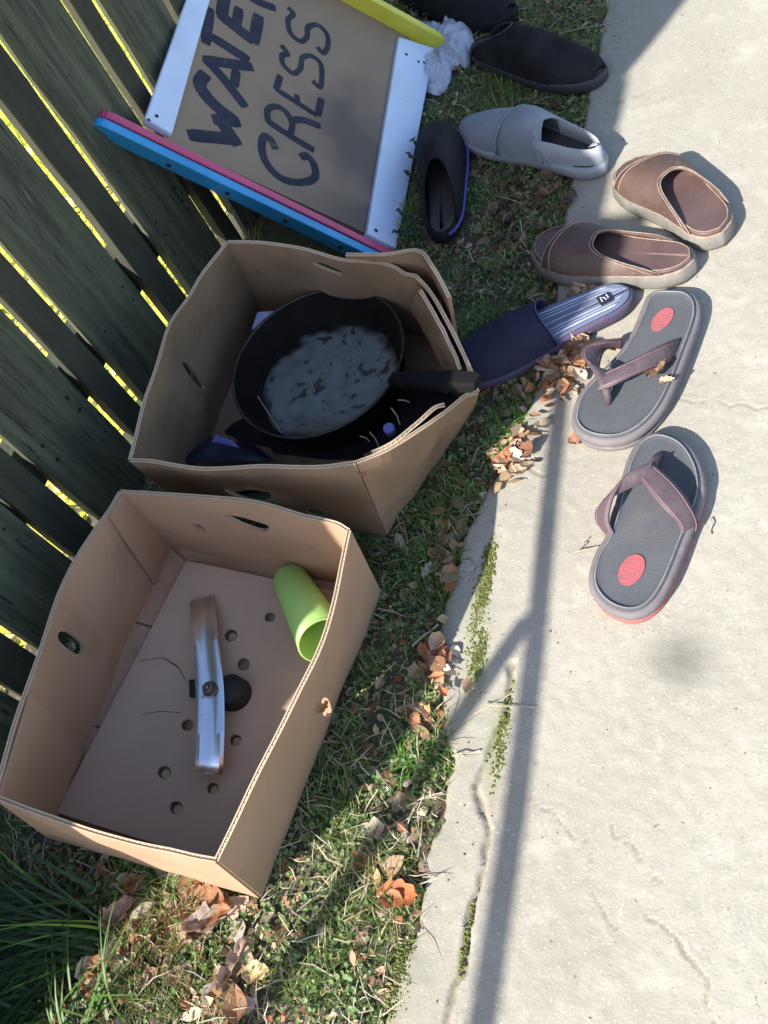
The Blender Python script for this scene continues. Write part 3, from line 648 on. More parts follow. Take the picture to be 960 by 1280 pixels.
hf = [(i * 6 + a, i * 6 + (a + 1) % 6, (i + 1) * 6 + (a + 1) % 6, (i + 1) * 6 + a) for i in range(5) for a in range(6)] + [tuple(range(6))[::-1], tuple(range(30, 36))]
mesh_obj('handle', hv, hf, M_handle, pan)
for (a, b) in (((320, 492), (352, 542)), ((386, 470), (394, 490)), ((401, 450), (409, 465)), ((447, 432), (453, 440)), ((466, 466), (474, 477)), ((405, 505), (409, 510)), ((430, 500), (433, 506))):
    A = onplane(a[0], a[1], PC - tilt * .034, tilt); B = onplane(b[0], b[1], PC - tilt * .033, tilt)
    if a == (320, 492): tag(mesh_obj('dry_stalk', *tube([A, A.lerp(B, .5) + V((0, 0, .002)), B], .0012, 5), M_straw), 'longest straw stalk, at the left edge of the frying pan bottom', 'straw')
    else: tag(mesh_obj('dry_stalk', *tube([A, A.lerp(B, .5) + V((0, 0, .002)), B], .0009, 5), M_straw),
        'short dry straw stalk lying on the grey bottom of the frying pan', 'straw', 'straw bits in the frying pan')
# packets and oddments in box two

def pillow(name, q, thick, m, label, cat, nx=10, seed=1, parent=None):
    vs = []; 
    for s_ in (1, -1):
        for j in range(nx + 1):
            for i in range(nx + 1):
                u, v = i / nx, j / nx; p = q[0].lerp(q[1], u).lerp(q[3].lerp(q[2], u), v); k = (math.sin(math.pi * u) * math.sin(math.pi * v)) ** .5
                n_ = (q[1] - q[0]).cross(q[3] - q[0]).normalized()
                vs.append(p + n_ * (s_ * thick * .5 * k + .006 * noise.noise(p * 28 + V((seed, 0, 0))) * k))
    K = (nx + 1) ** 2; fs = []
    for j in range(nx):
        for i in range(nx):
            a = j * (nx + 1) + i; fs += [(a, a + 1, a + nx + 2, a + nx + 1), (K + a + nx + 1, K + a + nx + 2, K + a + 1, K + a)]
    o = mesh_obj(name, vs, fs, m, parent, smooth=True)
    if label: tag(o, label, cat)
    return o
pillow('packet', [G(225, 577, .09), G(345, 577, .07), G(318, 556, .06), G(262, 546, .09)], .018, M_pack, 'dark blue packet at the near left corner of the battered box', 'packet')
pillow('packet', [G(264, 552, .12), G(300, 560, .115), G(292, 552, .12), G(270, 543, .12)], .006, M_packp, 'violet wrapper lying on the dark blue packet in the battered box', 'wrapper')
pillow('packet', [G(314, 413, .11), G(345, 395, .11), G(352, 388, .12), G(322, 390, .13)], .012, M_packw, 'crumpled pale blue paper tucked behind the frying pan', 'paper')
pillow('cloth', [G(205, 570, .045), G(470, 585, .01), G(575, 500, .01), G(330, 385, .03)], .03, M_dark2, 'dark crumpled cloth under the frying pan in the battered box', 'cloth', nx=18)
cpv, cpf = lathe([(.0001, .008), (.0075, .008), (.009, .0065), (.009, -.006), (.0001, -.006)], 20, frame(G(487, 537, .135), (.2, -.3, 1)))
cap = tag(mesh_obj('bottle_cap', cpv, cpf, M_packp), 'small blue cap near the front right edge inside the battered box', 'cap'); bevel(cap, .001)
for a, b, z0 in (((462, 540), (474, 560), .12), ((489, 510), (500, 531), .13), ((497, 500), (512, 503), .14), ((450, 545), (462, 552), .11)):
    A, B = G(*a, z0), G(*b, z0 - .01)
    tag(mesh_obj('twig', *tube([A, A.lerp(B, .5) + V((.003, 0, .002)), B], .0011, 5), M_straw), 'dry twig between the frying pan and the front edge of the battered box', 'twig', 'twigs beside the frying pan')

# ---- green tumbler in box one
c0, c1 = G(361, 722, .045), G(404, 800, .085); ax_ = (c1 - c0).normalized(); Ln = (c1 - c0).length; TF = frame(c0, ax_)
cup = thing('plastic_tumbler', 'lime green plastic tumbler lying on its side in the front box', 'tumbler', c0)
mesh_obj('cup_body', *lathe([(.0001, 0), (.019, -.001), (.0255, .002), (.0275, .008), (.037, Ln), (.0345, Ln), (.026, .010), (.0001, .008)], 48, TF), M_green, cup, smooth=True)
mesh_obj('cup_lip', *tube([TF @ V((.0358 * math.cos(t), .0358 * math.sin(t), Ln)) for t in np.linspace(0, 2 * math.pi, 49)[:-1]], .0017, 8, closed=True), M_green, cup, smooth=True)

# ---- chrome strip in box one
chrome = thing('chrome_bracket', 'curved chrome strip with a hexagonal nut lying in the front box', 'metal bracket', FG(262, 860))
cl = [FG(253, 752) + V((0, 0, .030)), FG(250, 770) + V((0, 0, .052)), FG(256, 815) + V((0, 0, .066)), FG(262, 860) + V((0, 0, .070)), FG(265, 905) + V((0, 0, .064)), FG(264, 945) + V((0, 0, .048)), FG(263, 966) + V((0, 0, .026))]
for i in range(len(cl)):   # keep the photographed line while lifting
    px = [(252, 749), (254, 768), (258, 815), (262, 860), (263, 905), (262, 947), (261, 968)][i]; cl[i] = G(px[0], px[1], (.061, .0695, .0735, .075, .0735, .068, .058)[i])
cl = spline(cl, 65); sv = []; PR = [(-.0165, -.007), (-.0165, .0005), (-.0120, .0022), (-.006, .0004), (0, -.0008), (.006, .0004), (.0120, .0022), (.0165, .0005), (.0165, -.007), (.0150, -.007), (.0150, -.0012), (0, -.0028), (-.0150, -.0012), (-.0150, -.007)]
for i, p in enumerate(cl):
    t = (cl[min(i + 1, 64)] - cl[max(i - 1, 0)]).normalized(); s_ = t.cross(V((.50, -.22, 1))).normalized(); n_ = s_.cross(t)
    if n_.z < 0: n_ = -n_
    w = 1.22 - .10 * abs(i - 32) / 32
    sv += [p + s_ * a * w + n_ * b for a, b in PR]
K = len(PR); sf_ = [(i * K + a, i * K + (a + 1) % K, (i + 1) * K + (a + 1) % K, (i + 1) * K + a) for i in range(64) for a in range(K)] + [tuple(range(K))[::-1], tuple(64 * K + a for a in range(K))]
so_ = mesh_obj('strip', sv, sf_, M_chrome, chrome, smooth=True); so_.data.set_sharp_from_angle(angle=math.radians(32))
cn = G(262, 861, .0775)
mesh_obj('washer', *lathe([(.0001, .0012), (.0115, .0012), (.0118, 0), (.0118, -.003)], 28, frame(cn, (0, -.05, 1))), M_chrome2, chrome)
nv, nf = lathe([(.0042, .001), (.0042, .0075), (.0078, .0075), (.0088, .0065), (.0088, 0)], 6, frame(cn + V((0, 0, .001)), (0, -.05, 1))); bevel(mesh_obj('nut', nv, nf, M_chrome2, chrome), .0006)
mesh_obj('bolt', *lathe([(.0001, .010), (.0030, .010), (.0036, .009), (.0036, -.002)], 16, frame(cn, (0, -.05, 1))), M_chrome2, chrome, smooth=True)
mesh_obj('rubber_knob', *lathe([(.0001, .0), (.020, .0), (.024, -.006), (.026, -.030), (.022, -.040), (.0001, -.042)], 32, frame(G(283, 860, .062), (0, 0, 1))), M_rubber, chrome, smooth=True)
mesh_obj('bracket_plate', *hexa([G(236, 850, .045), G(250, 848, .045), G(250, 872, .045), G(237, 872, .045), G(236, 850, .050), G(250, 848, .050), G(250, 872, .050), G(237, 872, .050)]), M_rubber, chrome)

# ================================================================= FOOTWEAR
def inset(loop, d):
    n = len(loop); out = []; c = sum(loop, V((0, 0, 0))) / n; area = sum(loop[i].x * loop[(i + 1) % n].y - loop[(i + 1) % n].x * loop[i].y for i in range(n)); sg = 1 if area > 0 else -1
    for i, p in enumerate(loop):
        t = (loop[(i + 1) % n] - loop[i - 1]).normalized(); out.append(p + V((-t.y, t.x, 0)) * d * sg)
    return out
def layer_stack(loops):   # loops bottom -> top with equal counts, capped both ends
    n = len(loops[0]); vs = [p for l in loops for p in l]
    fs = [(i * n + j, i * n + (j + 1) % n, (i + 1) * n + (j + 1) % n, (i + 1) * n + j) for i in range(len(loops) - 1) for j in range(n)]
    cb = sum(loops[0], V((0, 0, 0))) / n; ct = sum(loops[-1], V((0, 0, 0))) / n; vs += [cb, ct]; b = len(loops) * n
    fs += [(b, (j + 1) % n, j) for j in range(n)] + [(b + 1, (len(loops) - 1) * n + j, (len(loops) - 1) * n + (j + 1) % n) for j in range(n)]
    return vs, fs
def setz(loop, f): return [V((p.x, p.y, f(p) if callable(f) else f)) for p in loop]
def ribbon(pts, wds, th, m, name, parent, n=22, stitch=None):
    P_ = spline(pts, n); W = spline([V(w) * 1.25 for w in wds], n); vs = []
    for i in range(n):
        t = (P_[min(i + 1, n - 1)] - P_[max(i - 1, 0)]).normalized(); w = W[i]; nn_ = t.cross(w).normalized()
        for a, b in ((-1, -.5), (-1, .5), (-.5, .9), (0, 1.0), (.5, .9), (1, .5), (1, -.5), (0, -.6)): vs.append(P_[i] + w * a + nn_ * b * th)
    fs = [(i * 8 + a, i * 8 + (a + 1) % 8, (i + 1) * 8 + (a + 1) % 8, (i + 1) * 8 + a) for i in range(n - 1) for a in range(8)] + [tuple(range(8))[::-1], tuple((n - 1) * 8 + a for a in range(8))]
    o = mesh_obj(name, vs, fs, m, parent, smooth=True)
    if stitch:
        for s_ in (-.72, .72):
            path = []
            for i in range(1, n - 1):
                t = (P_[i + 1] - P_[i - 1]).normalized(); w = W[i]; nn_ = t.cross(w).normalized(); path.append((P_[i] + w * s_ + nn_ * th * .85, nn_))
            for sg in (1, -1):
                mesh_obj('stitching', *tube([q + nn_ * 0 if sg == 1 else q - nn_ * th * 1.5 for q, nn_ in path], .0006, 4), stitch, o)
                break
    return o

def flipflop(trace, label, ovc, ovax, strapR, strapL, post, junc, redsole=False, zt=.030):
    loop = smooth_loop([G(a, b, zt) for a, b in trace], 72)
    c = sum(loop, V((0, 0, 0))) / len(loop)
    ff = thing('flip_flop', label, 'flip-flop', (c.x, c.y, 0), 'pair of charcoal flip-flops')
    ins = lambda d, z: setz(inset(loop, d), z)
    mesh_obj('outsole', *layer_stack([ins(.004, .0015), ins(.001, .003), ins(.0, .009), ins(.002, .0105)]), M_redrub if redsole else M_sole, ff, smooth=True)
    mesh_obj('midsole', *layer_stack([ins(.003, .0108), ins(.000, .014), ins(-.001, .021), ins(.0005, .0262), ins(.004, .0282), ins(.007, .0282)]), M_sole, ff, smooth=True)
    # footbed dished inside a raised piping line
    rings = [ins(.0065, .0285), ins(.0068, .0300), ins(.0085, .0308), ins(.011, .0312), ins(.014, .0296), ins(.0155, .0293), ins(.0185, .0292)]
    base = rings[-1]; cc = sum(base, V((0, 0, 0))) / len(base)
    for k in (.93, .8, .55, .28): rings.append([cc + (p - cc) * k + V((0, 0, -.0009 * (1 - k))) for p in base])
    mesh_obj('footbed', *layer_stack(rings), M_foot, ff, smooth=True)
    mesh_obj('edge_piping', *tube(ins(.0098, .0316), .0013, 6, closed=True), M_pipe, ff, smooth=True)
    oc = G(*ovc, .0305); a = G(*ovax[0], .0305) - oc; b = G(*ovax[1], .0305) - oc
    ring = [oc + a * math.cos(t) + b * math.sin(t) + V((0, 0, .0002)) for t in np.linspace(0, 2 * math.pi, 29)[:-1]]
    low = [p - V((0, 0, .003)) for p in ring]
    mesh_obj('red_oval', *layer_stack([low, ring]), M_red, ff)
    return ff
T2 = crop([(545, 120), (640, 145), (715, 205), (772, 310), (792, 420), (775, 510), (735, 620), (690, 730), (640, 860), (590, 970), (530, 1060), (450, 1118), (350, 1128), (250, 1090), (180, 1020), (153, 940), (165, 850), (200, 760), (240, 700), (275, 600), (305, 480), (333, 370), (365, 270), (410, 185), (470, 138)], 700, 510, 4.364)
def c2(a, b): return (700 + a / 4.364, 510 + b / 4.364)
ff2 = flipflop(T2, 'charcoal flip-flop with a red heel oval, nearest the camera, toe pointing away', c2(390, 882), (c2(430, 800), c2(452, 900)), None, None, None, None, redsole=True)
def g2_(a, b, z): return G(*c2(a, b), z)
j2 = g2_(480, 350, .062)
mesh_obj('toe_post', *tube([g2_(545, 262, .026), g2_(525, 275, .040), g2_(500, 320, .056)], [.0065, .006, .008], 10), M_strap, ff2, smooth=True)
ribbon([g2_(470, 345, .062), g2_(560, 440, .064), g2_(640, 540, .055), g2_(695, 630, .034), g2_(690, 700, .016)], [V((.006, .010, .000)), V((.011, .009, -.002)), V((.012, .007, -.006)), V((.009, .006, -.010)), V((.005, .004, -.011))], .0032, M_strap, 'strap', ff2, stitch=M_stitch)
ribbon([g2_(495, 345, .062), g2_(420, 375, .066), g2_(320, 430, .064), g2_(245, 520, .052), g2_(235, 620, .034), g2_(285, 700, .018)], [V((.002, .011, .004)), V((.003, .010, .005)), V((.006, .008, .007)), V((.010, .002, .008)), V((.008, -.003, .010)), V((.004, -.003, .010))], .0032, M_strap, 'strap', ff2, stitch=M_stitch)
T1 = crop([(720, 118), (795, 125), (848, 165), (862, 230), (845, 310), (812, 400), (775, 500), (735, 600), (685, 700), (625, 780), (540, 848), (440, 882), (330, 878), (250, 842), (215, 780), (228, 700), (262, 630), (320, 565), (390, 500), (450, 435), (500, 360), (535, 290), (562, 220), (590, 155), (645, 122)], 660, 330, 4.0)
def c1_(a, b): return (660 + a / 4, 330 + b / 4)
def g1_(a, b, z): return G(*c1_(a, b), z)
ff1 = flipflop(T1, 'charcoal flip-flop with a red heel oval, farther one, beside the blue slide', c1_(672, 275), (c1_(700, 218), c1_(722, 270)), None, None, None, None)
mesh_obj('toe_post', *tube([g1_(400, 700, .026), g1_(398, 660, .042), g1_(385, 610, .056)], [.0065, .006, .008], 10), M_strap, ff1, smooth=True)
ribbon([g1_(365, 590, .058), g1_(450, 555, .066), g1_(560, 500, .064), g1_(680, 450, .048), g1_(755, 425, .022)], [V((.003, .012, .002)), V((.004, .013, .003)), V((.004, .013, .004)), V((.003, .013, .006)), V((0, .013, .006))], .0032, M_strap, 'strap', ff1, stitch=M_stitch)
ribbon([g1_(400, 590, .058), g1_(350, 560, .064), g1_(312, 500, .064), g1_(330, 430, .056), g1_(400, 400, .042), g1_(470, 400, .024)], [V((.003, .012, .003)), V((-.003, .013, .003)), V((-.010, .006, .006)), V((-.008, -.003, .012)), V((.002, -.006, .014)), V((.004, -.004, .012))], .0032, M_strap, 'strap', ff1, stitch=M_stitch)

PROF = [(0, 0), (.012, .17), (.05, .30), (.12, .42), (.22, .485), (.32, .50), (.45, .455), (.6, .39), (.75, .36), (.86, .34), (.93, .275), (.975, .17), (1, 0)]
def hw(s): 
    return float(np.interp(s, [a for a, _ in PROF], [b for _, b in PROF]))
class Shoe:
    def __init__(s, toe, heel, width, bend=0.02, z=0.0, roll=0.0):
        s.toe, s.heel = V((toe.x, toe.y, z)), V((heel.x, heel.y, z)); s.L = (s.heel - s.toe).length; s.W = width; s.ax = (s.heel - s.toe) / s.L; s.lat = V((-s.ax.y, s.ax.x, 0)); s.bend = bend; s.roll = roll
    def at(s, t, a, z, grow=0.0):
        h = hw(t) * s.W + (grow if 0 < t < 1 else 0); cx = s.bend * math.sin(math.pi * t) - .35 * s.bend
        tt = t + (grow / s.L) * (-1 if t < .06 else (1 if t > .94 else 0)) if grow else t
        return s.toe + s.ax * tt * s.L + s.lat * (cx + a * h) + V((0, 0, z + s.roll * a * s.W * .5))
    def loop(s, z, grow=0.0, n=26):
        ts = [.5 - .5 * math.cos(math.pi * i / n) for i in range(n + 1)]
        lp = [s.at(t, 1, z(t) if callable(z) else z) for t in ts] + [s.at(t, -1, z(t) if callable(z) else z) for t in ts[-2:0:-1]]
        base = inset(lp, -grow) if grow else lp
        return base
def slab_shoe(sh, name, levels, m, parent):
    return mesh_obj(name, *layer_stack([sh.loop(z, g) for z, g in levels]), m, parent, smooth=True)
def upper(sh, name, sf, sb, H, base, m, parent, na=26, ns=12, th=.003, grow=.002, pw=2.4, rim=None):
    """arched vamp from front edge sf(a) to back edge sb(a); H(s) crown height"""
    vs = []
    for layer in (0, 1):
        for i in range(na + 1):
            a = -1 + 2 * i / na
            for j in range(ns + 1):
                t = sf(a) + (sb(a) - sf(a)) * j / ns; hh = H(t) * max(0, 1 - abs(a) ** pw) ** (1 / 1.7)
                g_ = grow - layer * th; p = sh.at(max(.004, min(.996, t)), a * (1 + g_ / max(.02, hw(t) * sh.W)), base(t) + hh - layer * th * .8)
                p += V((0, 0, .0012 * noise.noise(p * 60) * (1 - abs(a))))
                vs.append(p)
    K = (na + 1) * (ns + 1); fs = []
    for i in range(na):
        for j in range(ns):
            q = i * (ns + 1) + j; fs += [(q, q + 1, q + ns + 2, q + ns + 1), (K + q + ns + 1, K + q + ns + 2, K + q + 1, K + q)]
    for i in range(na):
        a_ = i * (ns + 1); b_ = (i + 1) * (ns + 1); fs += [(a_, b_, K + b_, K + a_), (b_ + ns, a_ + ns, K + a_ + ns, K + b_ + ns)]
    o = mesh_obj(name, vs, fs, m, parent, smooth=True)
    if rim:
        for idx in rim[1]:
            path = [vs[i * (ns + 1) + idx] + V((0, 0, .0008)) for i in range(na + 1)]
            mesh_obj('trim', *tube(path, rim[2], 6), rim[0], o, smooth=True)
    return o
def smoothmax(a): return a
# brown slides ------------------------------------------------------------
def brown_slide(toe, heel, W, bend, label):
    c = (toe + heel) / 2; sh = Shoe(toe, heel, W, bend)
    t = thing('leather_slide', label, 'sandal', (c.x, c.y, 0), 'pair of brown leather slides')
    slab_shoe(sh, 'outsole', [(.002, -.002), (.005, .003), (.012, .0045), (.020, .004), (.027, .003), (.030, .0)], M_brownsole, t)
    slab_shoe(sh, 'welt', [(.0285, -.002), (.0295, .002), (.0305, .0025), (.0318, -.002)], M_brownstitch, t)
    rings = [sh.loop(.0322, -.002), sh.loop(.0355, -.002), sh.loop(.038, -.004), sh.loop(.0375, -.008)]; base = rings[-1]; cc = sum(base, V((0, 0, 0))) / len(base)
    for k in (.975, .93, .8, .55, .28): rings.append([cc + (p - cc) * k - V((0, 0, .0035 * (1 - k))) for p in base])
    fb = mesh_obj('footbed', *layer_stack(rings), M_brownfoot, t, smooth=True)
    mesh_obj('edge_stitching', *tube(sh.loop(.0388, -.0055), .0011, 5, closed=True), M_brownstitch, fb, smooth=True)
    upper(sh, 'upper', lambda a: .20 + .06 * a, lambda a: .435 + .42 * abs(a) ** 3.0 - .02 * a, lambda s: .037 * (1 - .6 * abs(s - .48)) + .004 * math.sin(9 * s), lambda s: .031 + .006 * max(0, s - .4), M_brown, t,
          rim=(M_brownstitch, (0, 1, 11, 12), .0010), th=.0035)
    return sh
b1s = brown_slide(G(783, 205, .03), G(905, 290, .03), .118, .012, 'brown leather slide nearest the edge of the path shadow, wholly sunlit on the concrete')
b2s = brown_slide(G(668, 305, .03), G(866, 328, .03), .112, -.010, 'brown leather slide half in shade between its mate and the blue slide')
# blue slide -------------------------------------------------------------
toe, heel = G(572, 468, .02), G(790, 362, .02); sh = Shoe(toe, heel, .108, .008); c = (toe + heel) / 2
bs = thing('pool_slide', 'navy pool slide with pale blue ridged footbed, half in shade', 'sandal', (c.x, c.y, 0))
slab_shoe(sh, 'sole', [(.002, -.004), (.006, .001), (.020, .002), (.025, .0), (.0265, -.004)], M_purple, bs)
rings = [sh.loop(.0268, -.003), sh.loop(.0295, -.005), sh.loop(.0290, -.009)]; base = rings[-1]; cc = sum(base, V((0, 0, 0))) / len(base)
for k in (.975, .93, .8, .55, .28): rings.append([cc + (p - cc) * k - V((0, 0, .0006 * (1 - k))) for p in base])
fbo = mesh_obj('footbed', *layer_stack(rings), M_navyfoot, bs, smooth=True)
for k in range(-4, 5):
    a = k / 4.8; ts = np.linspace(.30, .965 - .10 * a * a, 20)
    mesh_obj('ridge', *tube([sh.at(t, a * .78, .0288 - .002 * (1 - a * a)) for t in ts], .0017 if k % 2 else .0022, 6), M_ridge, fbo, smooth=True)
upper(sh, 'strap', lambda a: .06, lambda a: .50 + .06 * abs(a) ** 2 + .03 * a, lambda s: .048, lambda s: .022, M_navy, bs, th=.004, rim=(M_purple, (12,), .0012))
# small square badge with a light squiggle
bc = G(756, 374, .031); bx_ = sh.ax * .0105; by_ = sh.lat * .0105
bv_, bf_ = hexa([bc + bx_ * a + by_ * b + V((0, 0, h)) for h in (0, .0022) for a, b in ((-1, -1), (1, -1), (1, 1), (-1, 1))])
bd = mesh_obj('badge', bv_, bf_, M_rubber, bs); up_ = V((0, 0, .0032))
mesh_obj('badge_mark', *tube([bc + up_ + bx_ * a + by_ * b for a, b in ((-.55, -.5), (-.5, .45), (.0, .1), (.1, -.5), (.55, -.25), (.5, .5))], .0014, 6), M_ridge, bd)
# grey shoe ----------------------------------------------------------------
toe, heel = G(582, 160, .015), G(757, 206, .02); sh = Shoe(toe, heel, .108, .008)
gs = thing('slip_on_shoe', 'pale grey slip-on shoe with only its heel in the sun', 'shoe', ((toe + heel) / 2).to_tuple()[:2] + (0,))
slab_shoe(sh, 'sole', [(.0, -.004), (.004, .001), (.018, .003), (.024, .001), (.025, -.003)], M_greysole, gs)
slab_shoe(sh, 'insole', [(.0245, -.006), (.027, -.007), (.0265, -.014)], M_lining, gs)
upper(sh, 'upper', lambda a: .015 + .09 * a * a * 0 + .0, lambda a: .60 + .12 * abs(a) ** 3, lambda s: .020 + .045 * min(1, s / .45), lambda s: .020, M_greycanvas, gs, th=.003, rim=(M_greysole, (12,), .0014))
upper(sh, 'instep_band', lambda a: .40 + .03 * a, lambda a: .63 + .05 * abs(a), lambda s: .058 + .014 * math.sin(math.pi * min(1, max(0, (s - .38) / .28))), lambda s: .022, M_greycanvas, gs, th=.003, ns=8, grow=.004, rim=(M_greysole, (0, 8), .001))
for tt in (.20, .30):
    mesh_obj('seam', *tube([sh.at(tt + .03 * (1 - a * a), a * .93, .0215 + (.020 + .045 * min(1, tt / .45)) * max(0, 1 - abs(a * .93) ** 2.4) ** (1 / 1.7)) for a in np.linspace(-1, 1, 22)], .0008, 5), M_greysole, gs, smooth=True)
pillow('pull_tab', [sh.at(.93, -.25, .058), sh.at(.93, .25, .058), sh.at(.985, .25, .066), sh.at(.985, -.25, .066)], .004, M_greycanvas, None, None, 6, 3, gs)
hv = []; hn = 20
for lay in (0, 1):
    for k in range(hn + 1):
        a = -1 + 2 * k / hn; t = .60 + .40 * (1 - abs(a) ** 2.0) ** .5 if abs(a) < 1 else .60
        lp = sh.at(min(t, .985), (1 if a > 0 else -1) * min(1, abs(a) * 1.25 + .02) if t > .9 else (1 if a > 0 else -1), 0)
        lp = sh.toe + sh.ax * sh.L * (.62 + .375 * math.cos(a * math.pi / 2)) + sh.lat * (math.sin(a * math.pi / 2) * (.36 * sh.W) + sh.bend * .1)
        inw = (sh.at(.75, 0, 0) - lp); inw.z = 0; inw.normalize(); b_ = inw * (.004 * lay)
        hv += [lp + b_ + V((0, 0, .018)), lp + b_ + inw * .002 + V((0, 0, .040)), lp + b_ + inw * .006 + V((0, 0, .058 + .010 * abs(a) ** 2))]
K = 3 * (hn + 1); hf = []
for k in range(hn):
    for j in (0, 1): q = 3 * k + j; hf += [(q, q + 3, q + 4, q + 1), (K + q + 1, K + q + 4, K + q + 3, K + q)]
    q = 3 * k + 2; hf.append((q, q + 3, K + q + 3, K + q))
mesh_obj('heel_counter', hv, hf, M_greysole, gs, smooth=True)
# dark shoes ---------------------------------------------------------------
def dark_shoe(toe, heel, W, bend, label, m, ms, edge=None, H=.055, z=0, wide=.60):
    sh = Shoe(toe, heel, W, bend, z); c = (toe + heel) / 2
    t = thing('dark_shoe', label, 'shoe', (c.x, c.y, z))
    slab_shoe(sh, 'sole', [(.0, -.004), (.004, .001), (.020, .003), (.025, .001), (.026, -.003)], ms, t)
    if edge: mesh_obj('sole_edge', *tube(sh.loop(.020, .0035)[20:50] if edge == 2 else sh.loop(.020, .0035)[2:25], .0032, 8), M_purplesh, t, smooth=True)
    slab_shoe(sh, 'insole', [(.0255, -.006), (.028, -.008), (.0275, -.014)], M_lining, t)
    upper(sh, 'upper', lambda a: .012, lambda a: wide + (.93 - wide) * abs(a) ** 2.6, lambda s: .018 + H * min(1, s / .45), lambda s: .022, m, t, th=.004, rim=(ms, (12,), .0016))
    return sh
dark_shoe(G(547, 160, .02), G(556, 296, .02), .100, .012, 'black shoe with a violet sole edge lying between the sign and the grey slip-on', M_dark, M_dark, edge=1)
dark_shoe(G(752, 96, .02), G(590, 58, .02), .108, .01, 'charcoal shoe in deep shade above the grey slip-on', M_dark2, M_darksole)
dark_shoe(G(640, 18, .02), G(500, -2, .02), .110, .01, 'black shoe cut off by the top edge of the picture', M_dark, M_dark)

# ---- white plastic bag between sign and shoes
bagc = G(545, 70, .0); bvx = []; bf_ = []; nb = 26
outl = smooth_loop([G(*p, .03) for p in ((500, 34), (528, 22), (552, 28), (562, 14), (586, 28), (584, 68), (566, 74), (560, 92), (538, 112), (520, 90), (506, 60))], 110)
cb_ = sum(outl, V((0, 0, 0))) / len(outl); lv = []
for k, hgt in ((1.0, 0.004), (1.04, .014), (.97, .022), (.90, .028), (.82, .032), (.74, .035), (.66, .037), (.58, .038), (.5, .039), (.42, .039), (.34, .039), (.26, .039), (.15, .038), (.06, .038)):
    lv.append([V(((cb_ + (p - cb_) * k).x, (cb_ + (p - cb_) * k).y, hgt)) for p in outl])
for l in lv:
    for i, p in enumerate(l): l[i] = p + V((noise.noise(p * 45), noise.noise(p * 45 + V((7, 0, 0))), 1.3 * noise.noise(p * 38 + V((0, 9, 0))))) * .010
    for i, p in enumerate(l): l[i] = l[i] + V((noise.noise(p * 110), noise.noise(p * 110 + V((7, 0, 0))), 2.2 * noise.noise(p * 95 + V((0, 9, 0))))) * .004
    for i, p in enumerate(l):
        a_ = abs(noise.noise(p * 42 + V((3, 3, 0)))); b_ = abs(noise.noise(p * 90 + V((8, 3, 0)))); l[i] = l[i] + V((0, 0, .016 * (.25 - a_) + .010 * (.2 - b_)))
bo = mesh_obj('plastic_bag', *layer_stack(lv), M_bag, smooth=True); tag(bo, 'crumpled white plastic bag behind the yellow end of the sign', 'bag')
sm = bo.modifiers.new("sub", 'SUBSURF'); sm.levels = sm.render_levels = 1

# ================================================================= VEGETATION AND LITTER
excl = []
def quad2(*ps): excl.append([(p.x, p.y) for p in ps])
quad2(FLb, FRb, BRb, BLb); quad2(g1, g2, g3, gk1, gk2)
quad2(*[G(a, b, .03) for a, b in T1[::3]]); quad2(*[G(a, b, .03) for a, b in T2[::3]])
for s_ in (b1s, b2s): quad2(*s_.loop(0)[::4])
for (a, b, w) in (((572, 468), (790, 362), .05), ((582, 160), (757, 206), .052), ((547, 160), (556, 296), .048), ((752, 96), (590, 58), .052), ((640, 18), (500, -2), .052)):
    A, B = G(*a), G(*b); d = (B - A).normalized(); s_ = V((-d.y, d.x, 0)) * w; quad2(A + s_, A - s_, B - s_, B + s_)
quad2(*[p for p in outl[::4]])
quad2(S(497, 322), S(550, 66), S(550, 66) + V((-.3, 0, 0)), S(497, 322) + V((-.3, 0, 0)))
EB = [(min(p[0] for p in q), max(p[0] for p in q), min(p[1] for p in q), max(p[1] for p in q)) for q in excl]
def blocked(x, y, m=0):
    for q, (a, b, c, d) in zip(excl, EB):
        if a <= x <= b and c <= y <= d and inpoly(x, y, q): return True
    return False
def scatter(name, n, region, make, m, label=None, kind='stuff'):
    vs = []; fs = []; cs = []; k = 0; tries = 0
    while k < n and tries < n * 8:
        tries += 1; x = random.uniform(region[0], region[1]); y = random.uniform(region[2], region[3])
        r = make(x, y)
        if r is None: continue
        v, f, c = r; o = len(vs); vs += v; fs += [tuple(i + o for i in q) for q in f]; cs += [c] * len(v) if not isinstance(c, list) else c; k += 1
    o = mesh_obj(name, vs, fs, m, cols=np.array(cs)); tag(o, label, kind=kind); return o
def blade(x, y, h, w, lean, az, c, n=3, z=None):
    z0 = ground_z(x, y) if z is None else z; d = V((math.cos(az), math.sin(az), 0)); s_ = V((-d.y, d.x, 0)) * w; vs = []
    for i in range(n + 1):
        t = i / n; p = V((x, y, z0 - .003)) + d * lean * h * t * t + V((0, 0, h * (t - .35 * lean * t * t))); ww = 1 - t ** 1.6
        vs += [p - s_ * ww, p + s_ * ww] if i < n else [p]
    fs = [(2 * i, 2 * i + 1, 2 * i + 3, 2 * i + 2) for i in range(n - 1)] + [(2 * n - 2, 2 * n - 1, 2 * n)]
    return vs, fs, c
R = random.random
def jit(c, a=.25): k = 1 + random.uniform(-a, a); return (c[0] * k * random.uniform(.9, 1.15), c[1] * k, c[2] * k * random.uniform(.85, 1.15))
def dens(x, y):   # bare litter patches between greens
    return noise.noise(V((x * 7, y * 7, 4))) + .5 * noise.noise(V((x * 19, y * 19, 1)))
